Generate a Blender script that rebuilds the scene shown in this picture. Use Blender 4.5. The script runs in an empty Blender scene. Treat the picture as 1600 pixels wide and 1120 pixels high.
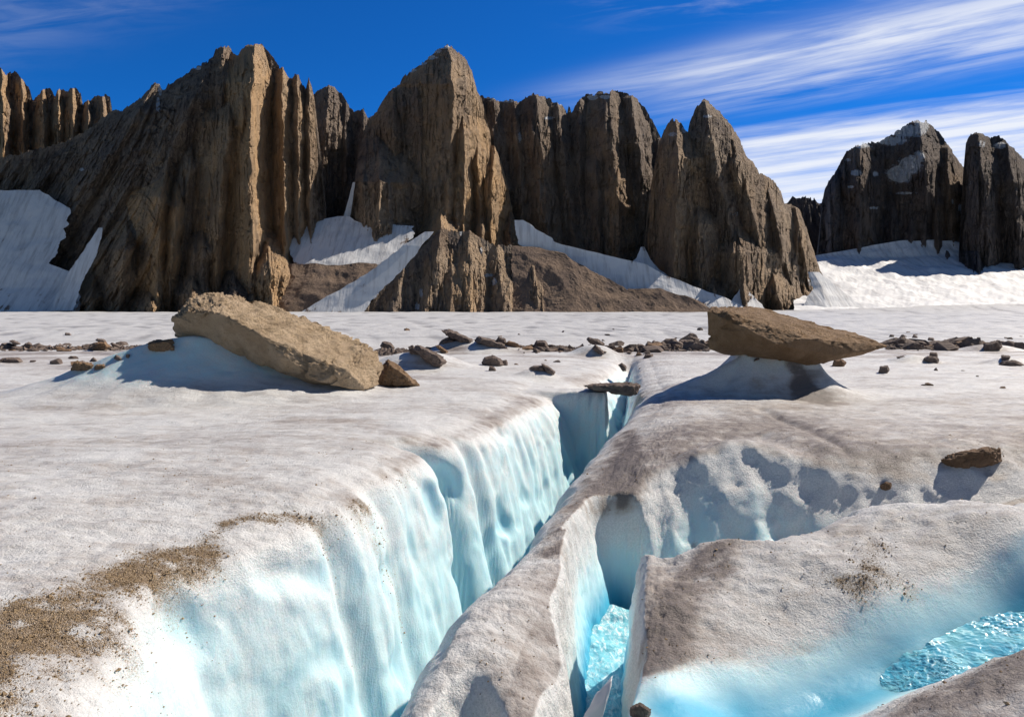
import bpy, bmesh, math, random
import numpy as np
random.seed(7); np.random.seed(7)
C = bpy.context.scene.collection
f32 = np.float32

# ------------------------------------------------------------------ camera geometry (measured from the photo)
F, CX, CY, H = 1067.0, 800.0, 560.0, 1.7
PITCH = math.atan(76.0 / F)
cP, sP = math.cos(PITCH), math.sin(PITCH)
def ray(px, py):
    a = (np.asarray(px, float) - CX) / F; b = (CY - np.asarray(py, float)) / F
    return a, cP + b * sP, -sP + b * cP
def at(px, py, Y):                       # a photo position at a given distance, in metres
    dx, dy, dz = ray(px, py); t = Y / dy
    return dx * t, Y + 0 * t, H + dz * t
def G(px, py, z=0.0):                    # a photo position on the level z
    dx, dy, dz = ray(px, py); t = (z - H) / dz
    return dx * t, dy * t, z

# ------------------------------------------------------------------ noise
def _h(ix, iy, iz, seed):
    h = (ix.astype(np.uint32) * np.uint32(374761393) + iy.astype(np.uint32) * np.uint32(668265263)
         + iz.astype(np.uint32) * np.uint32(2147483647 - 58) + np.uint32(seed * 7919 + 13) * np.uint32(1274126177))
    h = (h ^ (h >> np.uint32(13))) * np.uint32(1274126177)
    h = (h ^ (h >> np.uint32(16))) * np.uint32(2246822519)
    return h ^ (h >> np.uint32(15))
_g = np.random.normal(size=(256, 3)); _g = (_g / np.linalg.norm(_g, axis=1)[:, None]).astype(f32)
np.seterr(over='ignore')
def perlin(x, y, z, seed=0):
    x, y, z = (np.asarray(a, f32) for a in np.broadcast_arrays(x, y, z))
    i, j, k = np.floor(x), np.floor(y), np.floor(z)
    u, v, w = x - i, y - j, z - k
    i, j, k = i.astype(np.int64), j.astype(np.int64), k.astype(np.int64)
    fu, fv, fw = (t * t * t * (t * (t * 6 - 15) + 10) for t in (u, v, w))
    out = np.zeros(x.shape, f32)
    for a in (0, 1):
        for b in (0, 1):
            for c in (0, 1):
                g = _g[(_h(i + a, j + b, k + c, seed) & np.uint32(255))]
                d = g[..., 0] * (u - a) + g[..., 1] * (v - b) + g[..., 2] * (w - c)
                out += d * (fu if a else 1 - fu) * (fv if b else 1 - fv) * (fw if c else 1 - fw)
    return out * 1.6
def fbm(x, y, z, octv=4, seed=0, gain=.5, lac=2.07, ridged=False):
    s = 0; a = 1.0; n = 0
    for o in range(octv):
        p = perlin(x, y, z, seed + o * 17)
        if ridged: p = 1 - 2 * np.abs(p)
        s = s + a * p; n += a; a *= gain
        x, y, z = x * lac + 3.1, y * lac + 1.7, z * lac + 5.3
    return s / n
def facet(x, y, z, seed=0, tilt=1.0):
    """Broken-rock height: every cell of a Voronoi pattern is a tilted plane."""
    x, y, z = (np.asarray(a, f32) for a in np.broadcast_arrays(x, y, z))
    i, j, k = (np.floor(t).astype(np.int64) for t in (x, y, z))
    best = np.full(x.shape, 9., f32); val = np.zeros(x.shape, f32)
    for a in (-1, 0, 1):
        for b in (-1, 0, 1):
            for c in (-1, 0, 1):
                h = _h(i + a, j + b, k + c, seed)
                dx = (i + a + ((h & np.uint32(1023)) / f32(1023))).astype(f32) - x
                dy = (j + b + (((h >> np.uint32(10)) & np.uint32(1023)) / f32(1023))).astype(f32) - y
                dz = (k + c + (((h >> np.uint32(20)) & np.uint32(1023)) / f32(1023))).astype(f32) - z
                d = dx * dx + dy * dy + dz * dz
                g = _g[(h >> np.uint32(7)) & np.uint32(255)]
                hv = ((h >> np.uint32(3)) & np.uint32(255)) / f32(255) - f32(.5)
                p = hv + tilt * (g[..., 0] * dx + g[..., 1] * dy + g[..., 2] * dz)
                m = d < best
                best = np.where(m, d, best); val = np.where(m, p, val)
    return val
def sstep(a, b, x):
    t = np.clip((x - a) / (b - a), 0, 1); return t * t * (3 - 2 * t)
def smin(a, b, r):
    h = np.clip(.5 + .5 * (b - a) / r, 0, 1); return b * (1 - h) + a * h - r * h * (1 - h)
def smax(a, b, r): return -smin(-a, -b, r)
def curve(keys):
    """Smooth function through (t, value) keys (Catmull-Rom style, monotone tangents)."""
    k = np.array(sorted(keys), float); t, v = k[:, 0], k[:, 1]
    m = np.gradient(v, t)
    d = np.diff(v) / np.diff(t)
    for i in range(1, len(t) - 1): m[i] = 0 if d[i - 1] * d[i] <= 0 and False else (d[i - 1] + d[i]) / 2
    m[0], m[-1] = d[0], d[-1]
    def f(q):
        q = np.asarray(q, float); qc = np.clip(q, t[0], t[-1])
        i = np.clip(np.searchsorted(t, qc, 'right') - 1, 0, len(t) - 2)
        h = t[i + 1] - t[i]; s = (qc - t[i]) / h
        return ((2*s**3 - 3*s**2 + 1) * v[i] + (s**3 - 2*s**2 + s) * h * m[i] + (-2*s**3 + 3*s**2) * v[i+1] + (s**3 - s**2) * h * m[i+1])
    return f

# ------------------------------------------------------------------ object helpers
def tag(o, label=None, cat=None, group=None, kind=None):
    if label: o['label'] = label
    if cat: o['category'] = cat
    if group: o['group'] = group
    if kind: o['kind'] = kind
    return o
def grid_mesh(name, X, Y, Z, mat, attrs=None, smooth=True, wrap=False):
    n, m = X.shape
    me = bpy.data.meshes.new(name)
    co = np.stack([X, Y, Z], -1).reshape(-1, 3).astype(f32)
    mm = m if wrap else m - 1
    r = np.arange(n - 1)[:, None] * m; c = np.arange(mm)[None, :]; c1 = (c + 1) % m
    q = np.stack([r + c, r + c1, r + m + c1, r + m + c], -1).reshape(-1, 4)
    nf = len(q)
    me.vertices.add(len(co)); me.vertices.foreach_set('co', co.ravel())
    me.loops.add(nf * 4); me.loops.foreach_set('vertex_index', q.ravel().astype(np.int32))
    me.polygons.add(nf); me.polygons.foreach_set('loop_start', np.arange(0, nf * 4, 4, dtype=np.int32))
    me.update(calc_edges=True)
    me.polygons.foreach_set('use_smooth', np.full(nf, smooth))
    for k, v in (attrs or {}).items():
        a = me.attributes.new(k, 'FLOAT', 'POINT'); a.data.foreach_set('value', np.asarray(v, f32).ravel())
    me.materials.append(mat); me.validate()
    o = bpy.data.objects.new(name, me); C.objects.link(o)
    return o
def grid_normals(X, Y, Z):
    P = np.stack([X, Y, Z], -1)
    a = np.gradient(P, axis=1); b = np.gradient(P, axis=0)
    n = np.cross(a, b); l = np.linalg.norm(n, axis=-1, keepdims=True)
    return n / np.maximum(l, 1e-9)

# ------------------------------------------------------------------ materials
class NT:
    def __init__(s, name):
        s.m = bpy.data.materials.new(name); s.m.use_nodes = True
        s.t = s.m.node_tree; s.t.nodes.clear()
        s.out = s.n('ShaderNodeOutputMaterial'); s.b = s.n('ShaderNodeBsdfPrincipled')
        s.l(s.b.outputs[0], s.out.inputs[0])
    def n(s, t, **kw):
        x = s.t.nodes.new(t)
        for k, v in kw.items(): setattr(x, k, v)
        return x
    def l(s, a, b): s.t.links.new(a, b)
    def val(s, sock, v):
        if hasattr(v, 'is_output') or isinstance(v, bpy.types.NodeSocket): s.l(v, sock)
        else: sock.default_value = v
    def coord(s, scale=(1, 1, 1), rot=(0, 0, 0), kind='Object'):
        c = s.n('ShaderNodeTexCoord'); mp = s.n('ShaderNodeMapping')
        mp.inputs['Scale'].default_value = scale; mp.inputs['Rotation'].default_value = rot
        s.l(c.outputs[kind], mp.inputs[0]); return mp.outputs[0]
    def noise(s, vec, scale, detail=4, rough=.55, dist=0):
        x = s.n('ShaderNodeTexNoise'); s.l(vec, x.inputs['Vector'])
        x.inputs['Scale'].default_value = scale; x.inputs['Detail'].default_value = detail
        x.inputs['Roughness'].default_value = rough; x.inputs['Distortion'].default_value = dist
        return x.outputs[0]
    def voro(s, vec, scale, feature='F1', out='Distance'):
        x = s.n('ShaderNodeTexVoronoi'); x.feature = feature; s.l(vec, x.inputs['Vector']); x.inputs['Scale'].default_value = scale
        return x.outputs[out]
    def math(s, op, a, b=0.0, c=None, clamp=False):
        x = s.n('ShaderNodeMath', operation=op); x.use_clamp = clamp
        s.val(x.inputs[0], a); s.val(x.inputs[1], b)
        if c is not None: s.val(x.inputs[2], c)
        return x.outputs[0]
    def ramp(s, v, a, b, lo=0.0, hi=1.0):
        x = s.n('ShaderNodeMapRange'); x.interpolation_type = 'SMOOTHSTEP'
        s.val(x.inputs[0], v); x.inputs[1].default_value = a; x.inputs[2].default_value = b
        x.inputs[3].default_value = lo; x.inputs[4].default_value = hi; return x.outputs[0]
    def mix(s, fac, a, b):
        x = s.n('ShaderNodeMix', data_type='RGBA'); s.val(x.inputs[0], fac)
        for sock, v in ((x.inputs[6], a), (x.inputs[7], b)):
            if isinstance(v, tuple): sock.default_value = (*v, 1) if len(v) == 3 else v
            else: s.l(v, sock)
        return x.outputs[2]
    def attr(s, name):
        x = s.n('ShaderNodeAttribute'); x.attribute_name = name; return x.outputs['Fac']
    def bump(s, h, strength, dist, prev=None):
        x = s.n('ShaderNodeBump'); s.l(h, x.inputs['Height']); x.inputs['Strength'].default_value = strength
        x.inputs['Distance'].default_value = dist
        if prev is not None: s.l(prev, x.inputs['Normal'])
        return x.outputs[0]
    def set(s, **kw):
        for k, v in kw.items():
            sock = s.b.inputs[k.replace('_', ' ')]
            if isinstance(v, tuple) and len(v) == 3 and sock.type == 'RGBA': v = (*v, 1)
            s.val(sock, v)

def ice_material():
    s = NT('glacier_ice'); v = s.coord()
    fine = s.noise(v, 55, 3, .7); grain = s.noise(v, 240, 2, .7); mid = s.noise(v, 6, 5, .65); big = s.noise(v, 1.1, 5, .6)
    streak = s.noise(s.coord((.35, 2.2, 2.2), (0, 0, .25)), 3.0, 6, .7)
    grime, sand, blue, far = s.attr('grime'), s.attr('sand'), s.attr('blue'), s.attr('far')
    col = s.mix(s.ramp(fine, .3, .7), (.58, .60, .615), (.80, .81, .82))
    # blue ice: the colour of clear, bubble-free ice, and painted shade on the boulder mound
    vz = s.coord((1, 1, .10)); nf = s.noise(vz, 7, 6, .65, .5); nf2 = s.noise(v, 2.3, 4, .6)
    var = s.math('ADD', s.math('MULTIPLY', s.math('SUBTRACT', nf, .5), .22), s.math('MULTIPLY', s.math('SUBTRACT', nf2, .5), .5))
    bl = s.math('ADD', blue, s.math('ADD', s.math('MULTIPLY', s.math('SUBTRACT', mid, .5), .2), s.math('MULTIPLY', var, s.ramp(blue, .04, .3))))
    b1 = s.ramp(bl, .05, .55)
    b2 = s.ramp(blue, .5, 1.0)
    col = s.mix(b1, col, (.52, .76, .84)); col = s.mix(b2, col, (.05, .38, .60))
    # grime: fine pinkish-grey rock flour lying on the weathered surface
    gm = s.math('ADD', grime, s.math('MULTIPLY', s.math('SUBTRACT', s.math('ADD', s.math('MULTIPLY', mid, .6), s.math('MULTIPLY', streak, .8)), .7), 1.5))
    gm = s.math('ADD', gm, s.math('MULTIPLY', s.math('SUBTRACT', fine, .5), .9))
    gfac = s.math('MULTIPLY', s.ramp(gm, .18, 1.15), s.ramp(grime, .02, .2))
    gcol = s.mix(s.ramp(big, .35, .65), (.29, .252, .238), (.34, .285, .245))
    gcol = s.mix(s.ramp(s.math('ADD', grime, s.math('MULTIPLY', s.math('SUBTRACT', mid, .5), .8)), .75, 1.35), gcol, (.13, .10, .088))
    col = s.mix(s.math('MULTIPLY', gfac, .88), col, gcol)
    specks = s.math('MULTIPLY', s.ramp(s.noise(v, 38, 4, .8), .60, .70), s.ramp(grime, .1, .7))
    col = s.mix(specks, col, (.10, .075, .06))
    # sand and grit
    vo = s.n('ShaderNodeTexVoronoi'); s.l(v, vo.inputs['Vector']); vo.inputs['Scale'].default_value = 150
    sc = s.n('ShaderNodeSeparateColor'); s.l(vo.outputs['Color'], sc.inputs[0])
    sm = s.math('ADD', sand, s.math('MULTIPLY', s.math('SUBTRACT', s.math('ADD', s.math('MULTIPLY', fine, .5), s.math('MULTIPLY', mid, .7)), .6), 1.7))
    sm = s.math('ADD', sm, s.math('MULTIPLY', s.math('SUBTRACT', sc.outputs[1], .5), .5))
    sfac = s.math('MULTIPLY', s.ramp(sm, .25, 1.15), s.ramp(sand, .02, .3, 0, .92))
    scol = s.mix(s.ramp(sc.outputs[0], .1, .95), (.19, .13, .08), (.46, .34, .21))
    col = s.mix(sfac, col, scol)
    # distant surface: dark streaks of dirty ice, shade of the hollows put into colour
    fs = s.noise(v, .045, 8, .75); fs2 = s.noise(v, .35, 6, .7); fs3 = s.noise(v, .006, 5, .6)
    ff = s.math('ADD', s.math('MULTIPLY', fs, .5), s.math('ADD', s.math('MULTIPLY', fs2, .35), s.math('MULTIPLY', fs3, .35)))
    ffac = s.math('MULTIPLY', far, s.math('ADD', s.ramp(ff, .58, .80, 0, .55), s.math('MULTIPLY', s.attr('fshade'), .75), clamp=True))
    col = s.mix(s.math('MULTIPLY', far, .6), col, (.56, .575, .59))
    col = s.mix(ffac, col, (.25, .25, .26))
    crk = s.n('ShaderNodeTexVoronoi'); crk.feature = 'DISTANCE_TO_EDGE'; s.l(s.coord((.02, .012, .02), (0, 0, .5)), crk.inputs['Vector']); crk.inputs['Scale'].default_value = 1.0
    col = s.mix(s.math('MULTIPLY', far, s.ramp(crk.outputs['Distance'], .0, .02, .35, 0)), col, (.22, .23, .24))
    rough = s.mix(b1, s.mix(sfac, (.42,) * 3, (.8,) * 3), (.3,) * 3)
    wet = s.ramp(s.noise(v, 1.7, 3, .6), .55, .72, 0, .22)
    rg = s.math('SUBTRACT', s.math('ADD', .30, s.math('MULTIPLY', fine, .35)), wet)
    rg = s.math('ADD', rg, s.math('MULTIPLY', sfac, .35))
    flat = s.math('SUBTRACT', 1.0, s.math('MULTIPLY', s.ramp(blue, .05, .35), .85))
    h = s.math('ADD', s.math('MULTIPLY', mid, .5), s.math('ADD', s.math('MULTIPLY', fine, .30), s.math('MULTIPLY', grain, .10)))
    h = s.math('ADD', h, s.math('MULTIPLY', sfac, s.math('MULTIPLY', vo.outputs['Distance'], -.35)))
    bn = s.n('ShaderNodeBump'); s.l(h, bn.inputs['Height']); s.l(s.math('MULTIPLY', flat, .95), bn.inputs['Strength']); bn.inputs['Distance'].default_value = .05
    wallm = s.math('MULTIPLY', s.ramp(blue, .04, .2), s.ramp(blue, .75, .45))
    bw = s.n('ShaderNodeBump'); s.l(s.math('ADD', nf, s.math('MULTIPLY', fine, .22)), bw.inputs['Height']); s.l(s.math('MULTIPLY', wallm, .22), bw.inputs['Strength']); bw.inputs['Distance'].default_value = .07; s.l(bn.outputs[0], bw.inputs['Normal']); bn = bw
    n2 = s.bump(fs, .6, 1.2, bn.outputs[0])
    nm = s.n('ShaderNodeMix', data_type='VECTOR'); s.l(far, nm.inputs[0]); s.l(bn.outputs[0], nm.inputs[4]); s.l(n2, nm.inputs[5])
    s.set(Base_Color=col, Roughness=rg, Normal=nm.outputs[1])
    s.b.inputs['IOR'].default_value = 1.31
    s.l(s.math('MULTIPLY', s.ramp(blue, .03, .3), .55), s.b.inputs['Subsurface Weight']); s.b.inputs['Subsurface Radius'].default_value = (.25, .6, .8); s.b.inputs['Subsurface Scale'].default_value = .22
    return s.m
def rock_material(name, base, light, dark, scale=1.0, streaky=True, strata=0.0):
    s = NT(name); v = s.coord((scale,) * 3); vs = s.coord((scale, scale, scale * .13))
    n1 = s.noise(vs, 1 / 60, 8, .68, .6); n2 = s.noise(v, 1 / 140, 5, .6); n3 = s.noise(vs, 1 / 14, 6, .7, .4); n4 = s.noise(v, 1 / 7, 5, .75)
    col = s.mix(s.ramp(n2, .35, .68), base, light)
    col = s.mix(s.ramp(n1, .50, .70, 0, .8), col, dark)
    col = s.mix(s.ramp(n3, .53, .62, 0, .62), col, dark)
    col = s.mix(s.ramp(n4, .48, .72, 0, .75), col, light)
    col = s.mix(s.ramp(n1, .30, .45, .65, 0), col, light)
    nl = s.noise(s.coord((scale * .5, scale * .5, scale * 1.6), (0, .5, 0)), 1 / 26, 6, .7, .8); col = s.mix(s.ramp(nl, .55, .66, 0, .5), col, dark)
    tint = s.attr('tint'); col = s.mix(s.math('MULTIPLY', s.math('MULTIPLY', tint, s.ramp(n1, .75, .35, .35, 1.0)), 1.0, clamp=True), col, (.74, .50, .285))  # golden rock on chosen prows: their sunlight is put into the colour
    sn = s.attr('snow'); up = s.n('ShaderNodeNewGeometry'); sx = s.n('ShaderNodeSeparateXYZ'); s.l(up.outputs['Normal'], sx.inputs[0])
    sf = s.ramp(s.math('ADD', s.math('ADD', sn, s.math('MULTIPLY', s.math('SUBTRACT', n4, .5), .4)), s.math('MULTIPLY', s.math('SUBTRACT', sx.outputs[2], .45), s.math('MULTIPLY', sn, 1.2))), .5, .6)
    sf = s.math('MULTIPLY', sf, s.ramp(sn, .02, .1))
    sf = s.math('MAXIMUM', sf, s.ramp(s.math('ADD', sn, s.math('MULTIPLY', s.math('SUBTRACT', n3, .5), .5)), .70, .80))
    col = s.mix(sf, col, (.80, .83, .88))
    ck = s.n('ShaderNodeTexVoronoi'); ck.feature = 'DISTANCE_TO_EDGE'; ck.inputs['Scale'].default_value = 1.0
    dv = s.n('ShaderNodeVectorMath', operation='ADD'); s.l(s.coord((1 / 17, 1 / 17, 1 / 110)), dv.inputs[0])
    dn = s.n('ShaderNodeTexNoise'); s.l(v, dn.inputs['Vector']); dn.inputs['Scale'].default_value = 1 / 25; dn.inputs['Detail'].default_value = 4; s.l(dn.outputs[1], dv.inputs[1]); s.l(dv.outputs[0], ck.inputs['Vector'])
    cr = s.ramp(ck.outputs['Distance'], 0, .09)
    hh = s.math('ADD', s.math('ADD', s.math('MULTIPLY', n3, 1.0), s.math('MULTIPLY', n4, .6)), s.math('MULTIPLY', cr, .10))
    b = s.bump(hh, 1.0, 22.0 / scale)
    b = s.bump(s.noise(vs, 1 / 4, 5, .7), .6, 2.5 / scale, b)
    s.set(Base_Color=col, Roughness=.9, Normal=b); s.b.inputs['Specular IOR Level'].default_value = .15
    return s.m
def snow_material():
    s = NT('snow'); v = s.coord(); vs = s.coord((1, .12, .12))
    n = s.noise(v, 1 / 30, 6, .6); st = s.noise(vs, 1 / 9, 5, .65)
    col = s.mix(s.ramp(n, .62, .8, 0, .8), (.72, .745, .78), (.32, .29, .28))
    col = s.mix(s.math('MULTIPLY', s.ramp(st, .42, .70), .6), col, (.36, .36, .38))
    col = s.mix(s.ramp(s.math('ADD', s.attr('tint'), s.math('ADD', s.math('MULTIPLY', s.math('SUBTRACT', n, .5), 2.6), s.math('MULTIPLY', s.math('SUBTRACT', st, .5), 1.6))), .55, .8), col, (.20, .15, .12))
    s.set(Base_Color=col, Roughness=.7, Normal=s.bump(s.math('ADD', st, n), .5, 3.0)); return s.m
def scree_material():
    s = NT('scree'); v = s.coord(); vs = s.coord((1, 1, .3))
    n = s.noise(v, 1 / 45, 6, .65); g = s.noise(v, 1 / 5, 5, .8); st = s.noise(vs, 1 / 12, 5, .7)
    col = s.mix(s.ramp(n, .35, .65), (.25, .185, .14), (.17, .13, .11))
    col = s.mix(s.ramp(g, .55, .72, 0, .7), col, (.34, .26, .19)); col = s.mix(s.ramp(st, .52, .7, 0, .6), col, (.085, .065, .055))
    sn = s.attr('snow'); col = s.mix(s.ramp(s.math('ADD', sn, s.math('MULTIPLY', s.math('SUBTRACT', g, .5), .5)), .45, .55), col, (.80, .83, .87))
    s.set(Base_Color=col, Roughness=.95, Normal=s.bump(s.math('ADD', g, st), .9, 4.0)); s.b.inputs['Specular IOR Level'].default_value = .1; return s.m
def boulder_material(name, a, b, dark, sc=1.0):
    s = NT(name); v = s.coord((sc,) * 3)
    n1 = s.noise(v, 2.2, 6, .6); n2 = s.noise(v, 26, 5, .75); n3 = s.noise(v, 120, 3, .8); n4 = s.noise(v, 7, 6, .7)
    col = s.mix(s.ramp(n1, .35, .65), a, b)
    col = s.mix(s.ramp(n2, .54, .70, 0, .7), col, dark); col = s.mix(s.ramp(n3, .56, .66, 0, .5), col, dark)
    col = s.mix(s.ramp(n3, .45, .3, 0, .45), col, tuple(min(1, c * 1.45) for c in b))
    rg = s.attr('ruff')
    h = s.math('ADD', s.math('MULTIPLY', n4, .8), s.math('ADD', s.math('MULTIPLY', n2, .35), s.math('MULTIPLY', n3, .08)))
    s.set(Base_Color=col, Roughness=.85, Normal=s.bump(h, 1.0, .13 / sc)); s.b.inputs['Specular IOR Level'].default_value = .25
    return s.m
def water_material():
    s = NT('meltwater'); v = s.coord()
    w = s.n('ShaderNodeTexNoise'); s.l(s.coord((1, 1.0, 1)), w.inputs['Vector']); w.inputs['Scale'].default_value = 13; w.inputs['Detail'].default_value = 4; w.inputs['Distortion'].default_value = 1.2
    foam = s.math('MULTIPLY', s.attr('foam'), s.ramp(s.noise(s.coord((1, .45, 1)), 15, 6, .75, 1.5), .45, .66))
    col = s.mix(foam, s.mix(s.math('MULTIPLY', s.attr('deep'), s.ramp(s.noise(v, 3, 4, .6), .3, .65)), (.22, .58, .68), (.02, .30, .52)), (.85, .9, .92))
    calm = s.ramp(s.noise(v, 2.2, 3, .6), .38, .62, .15, 1.0)
    h = s.math('MULTIPLY', calm, s.math('ADD', w.outputs[0], s.math('MULTIPLY', s.noise(v, 40, 3, .6), .5)))
    s.set(Base_Color=col, Roughness=s.math('ADD', .06, s.math('MULTIPLY', foam, .4)), Normal=s.bump(h, .55, .06)); s.b.inputs['IOR'].default_value = 1.33
    return s.m

M_ICE = ice_material(); M_SNOW = snow_material(); M_SCREE = scree_material(); M_WATER = water_material()
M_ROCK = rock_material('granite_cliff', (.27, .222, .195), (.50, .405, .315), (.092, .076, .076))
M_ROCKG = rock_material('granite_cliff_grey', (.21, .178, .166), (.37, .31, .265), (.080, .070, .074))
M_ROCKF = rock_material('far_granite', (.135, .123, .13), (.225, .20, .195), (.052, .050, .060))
M_BOULDER = boulder_material('tan_granite', (.40, .30, .20), (.53, .41, .285), (.19, .14, .095))
M_BOULDER2 = boulder_material('brown_granite', (.215, .135, .075), (.31, .21, .13), (.11, .07, .045))
M_STONE = boulder_material('grey_stone', (.15, .115, .10), (.24, .19, .165), (.07, .055, .05), 1.5)
M_GRIT = boulder_material('grit', (.30, .215, .13), (.42, .31, .19), (.14, .10, .065), 6)
M_STONE_B = boulder_material('brown_stone', (.20, .125, .075), (.29, .19, .12), (.09, .06, .04), 1.5)

# ================================================================== GLACIER (one sheet from under the camera to the mountains)
xL = curve([(-4, -1.3), (1.5, -1.55), (2.94, -1.85), (3.45, -2.02), (4.0, -2.17), (4.6, -2.24), (5.0, -2.02), (5.4, -1.72), (6.13, -1.49), (7.37, -1.24), (8.55, -1.0), (8.95, -1.02), (9.3, -.80), (10.3, -.36), (12.4, .35), (14.4, 1.08), (15.6, 1.55), (17.4, 2.1), (19.3, 2.66), (21.6, 3.30), (23.9, 3.85), (26, 4.3), (30, 5.2)])
xR = curve([(-4, -1.0), (1.5, -.85), (2.5, -.75), (3.52, -.72), (4.41, -.50), (5.2, -.28), (5.98, .0), (6.75, .22), (7.46, .42), (9.0, .82), (10.1, 1.22), (11, 1.62), (12.7, 2.2), (14.2, 2.55), (16, 2.85), (19, 3.40), (21.6, 3.85), (24, 4.25), (26, 4.6), (30, 5.3)])
T2 = [np.array([(-.1, -4, -1.75, .06, 9), (.20, 2, -2.2, .06, 10), (.50, 4, -2.1, .06, 10), (.66, 5, -2.0, .07, 9), (.86, 6, -1.9, .10, 7), (1.08, 6.7, -1.8, .16, 5), (1.26, 7.25, -1.7, .14, 4.5)]),
      np.array([(1.36, 6.5, -1.65, .46, 5), (1.75, 6.68, -1.38, .52, 2.2), (2.3, 6.95, -1.16, .48, 1.7), (3.0, 7.12, -.95, .38, 1.45), (4.2, 7.1, -.72, .34, 1.2), (5.5, 7.2, -.52, .34, 1.0), (7.5, 7.6, -.25, .5, .6)])]
ctl = []
def P(px, py, z): x, y, _ = G(px, py, z); ctl.append((float(x), float(y), z))
for a in [(0, 1000, 0), (100, 1090, -.08), (200, 900, .03), (300, 840, -.05), (0, 800, .06), (300, 720, .04), (500, 700, .03), (0, 680, 0), (600, 650, .02), (700, 620, .02), (820, 600, 0), (540, 775, -.03), (690, 690, -.05), (430, 830, -.04),
          (740, 1042, -.40), (830, 850, -.33), (860, 930, -.38), (895, 960, -.55), (880, 780, -.27), (930, 750, -.3), (970, 760, -.30), (960, 690, -.18), (800, 1000, -.40), (850, 1060, -.6), (650, 1090, -.42), (895, 1100, -.8),
          (1050, 655, 0), (1190, 640, .06), (1300, 625, .0), (1100, 706, -.02), (1160, 700, .03), (1250, 738, -.08), (1350, 736, -.06), (1450, 740, -.08), (1300, 690, 0), (1500, 690, .02), (1590, 700, .02), (1400, 640, 0), (1600, 620, 0), (1040, 735, -.16), (1200, 665, -.02),
          (1003, 908, -.36), (1050, 878, -.33), (1130, 842, -.28), (1200, 826, -.20), (1300, 790, -.10), (1440, 775, .0), (1520, 785, .0), (1600, 810, .0),
          (1350, 900, -.30), (1200, 950, -.484), (1100, 950, -.45), (1050, 1000, -.525), (1030, 1060, -.567), (1150, 1050, -.66), (1250, 1030, -.68), (1350, 980, -.555), (1000, 1110, -.59), (1450, 900, -.33), (1450, 840, -.16), (1300, 850, -.24), (1600, 870, -.22), (1150, 900, -.36),
          (1950, 890, -.45), (2200, 850, -.36), (1780, 928, -.54), (1620, 972, -.60), (1500, 1008, -.66), (1400, 1048, -.74), (1300, 1092, -.82), (1180, 1140, -.9),
          (1600, 1022, -.22), (1450, 1085, -.32), (1390, 1118, -.36), (1560, 1100, -.15)]: P(*a)
ctl += [(7.5, 3.0, 0), (6.2, 3.4, -.1), (-3, 1.5, 0), (-1.9, 1, -.05), (1.2, 2.2, -.95), (.6, 1, -.7), (2.2, 2.2, -.2), (3.5, 2, 0), (-3, -3, 0), (3, -3, 0), (0, -3, -.3), (5.6, 6.3, -.02), (7.6, 6.8, 0), (7, 9, .05), (9, 12, 0)]
for a in range(-20, 21, 8):
    ctl += [(a, 22, 0), (a, 30, 0)]
for b in (0, 8, 15): ctl += [(-18, b, 0), (18, b, 0)]
ctl += [(-9, 10, 0), (-12, 14, 0), (-5, 17, 0), (0, 18, 0), (4, 18, 0), (8, 16, 0), (-4, 9.5, .02)]
ctl = np.array(ctl)
def tps_fit(c, lam=2e-3):
    n = len(c); d2 = ((c[:, None, :2] - c[None, :, :2]) ** 2).sum(-1)
    K = .5 * d2 * np.log(d2 + 1e-9) + lam * np.eye(n) * 10
    Pm = np.c_[np.ones(n), c[:, :2]]; A = np.zeros((n + 3, n + 3)); A[:n, :n] = K; A[:n, n:] = Pm; A[n:, :n] = Pm.T
    return np.linalg.solve(A, np.r_[c[:, 2], 0, 0, 0])
_w = tps_fit(ctl)
def tps(x, y):
    out = np.zeros(x.shape)
    for (a, b, _), w in zip(ctl, _w):
        d2 = (x - a) ** 2 + (y - b) ** 2; out += w * .5 * d2 * np.log(d2 + 1e-9)
    return out + _w[-3] + _w[-2] * x + _w[-1] * y
_mh = curve([(-14, 0), (-11.2, 0), (-10, .12), (-8.9, .45), (-7.9, .83), (-7.1, 1.08), (-6.4, 1.16), (-5.7, 1.0), (-5.0, .74), (-4.2, .45), (-3.5, .24), (-2.6, 0), (3, 0)])
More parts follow.
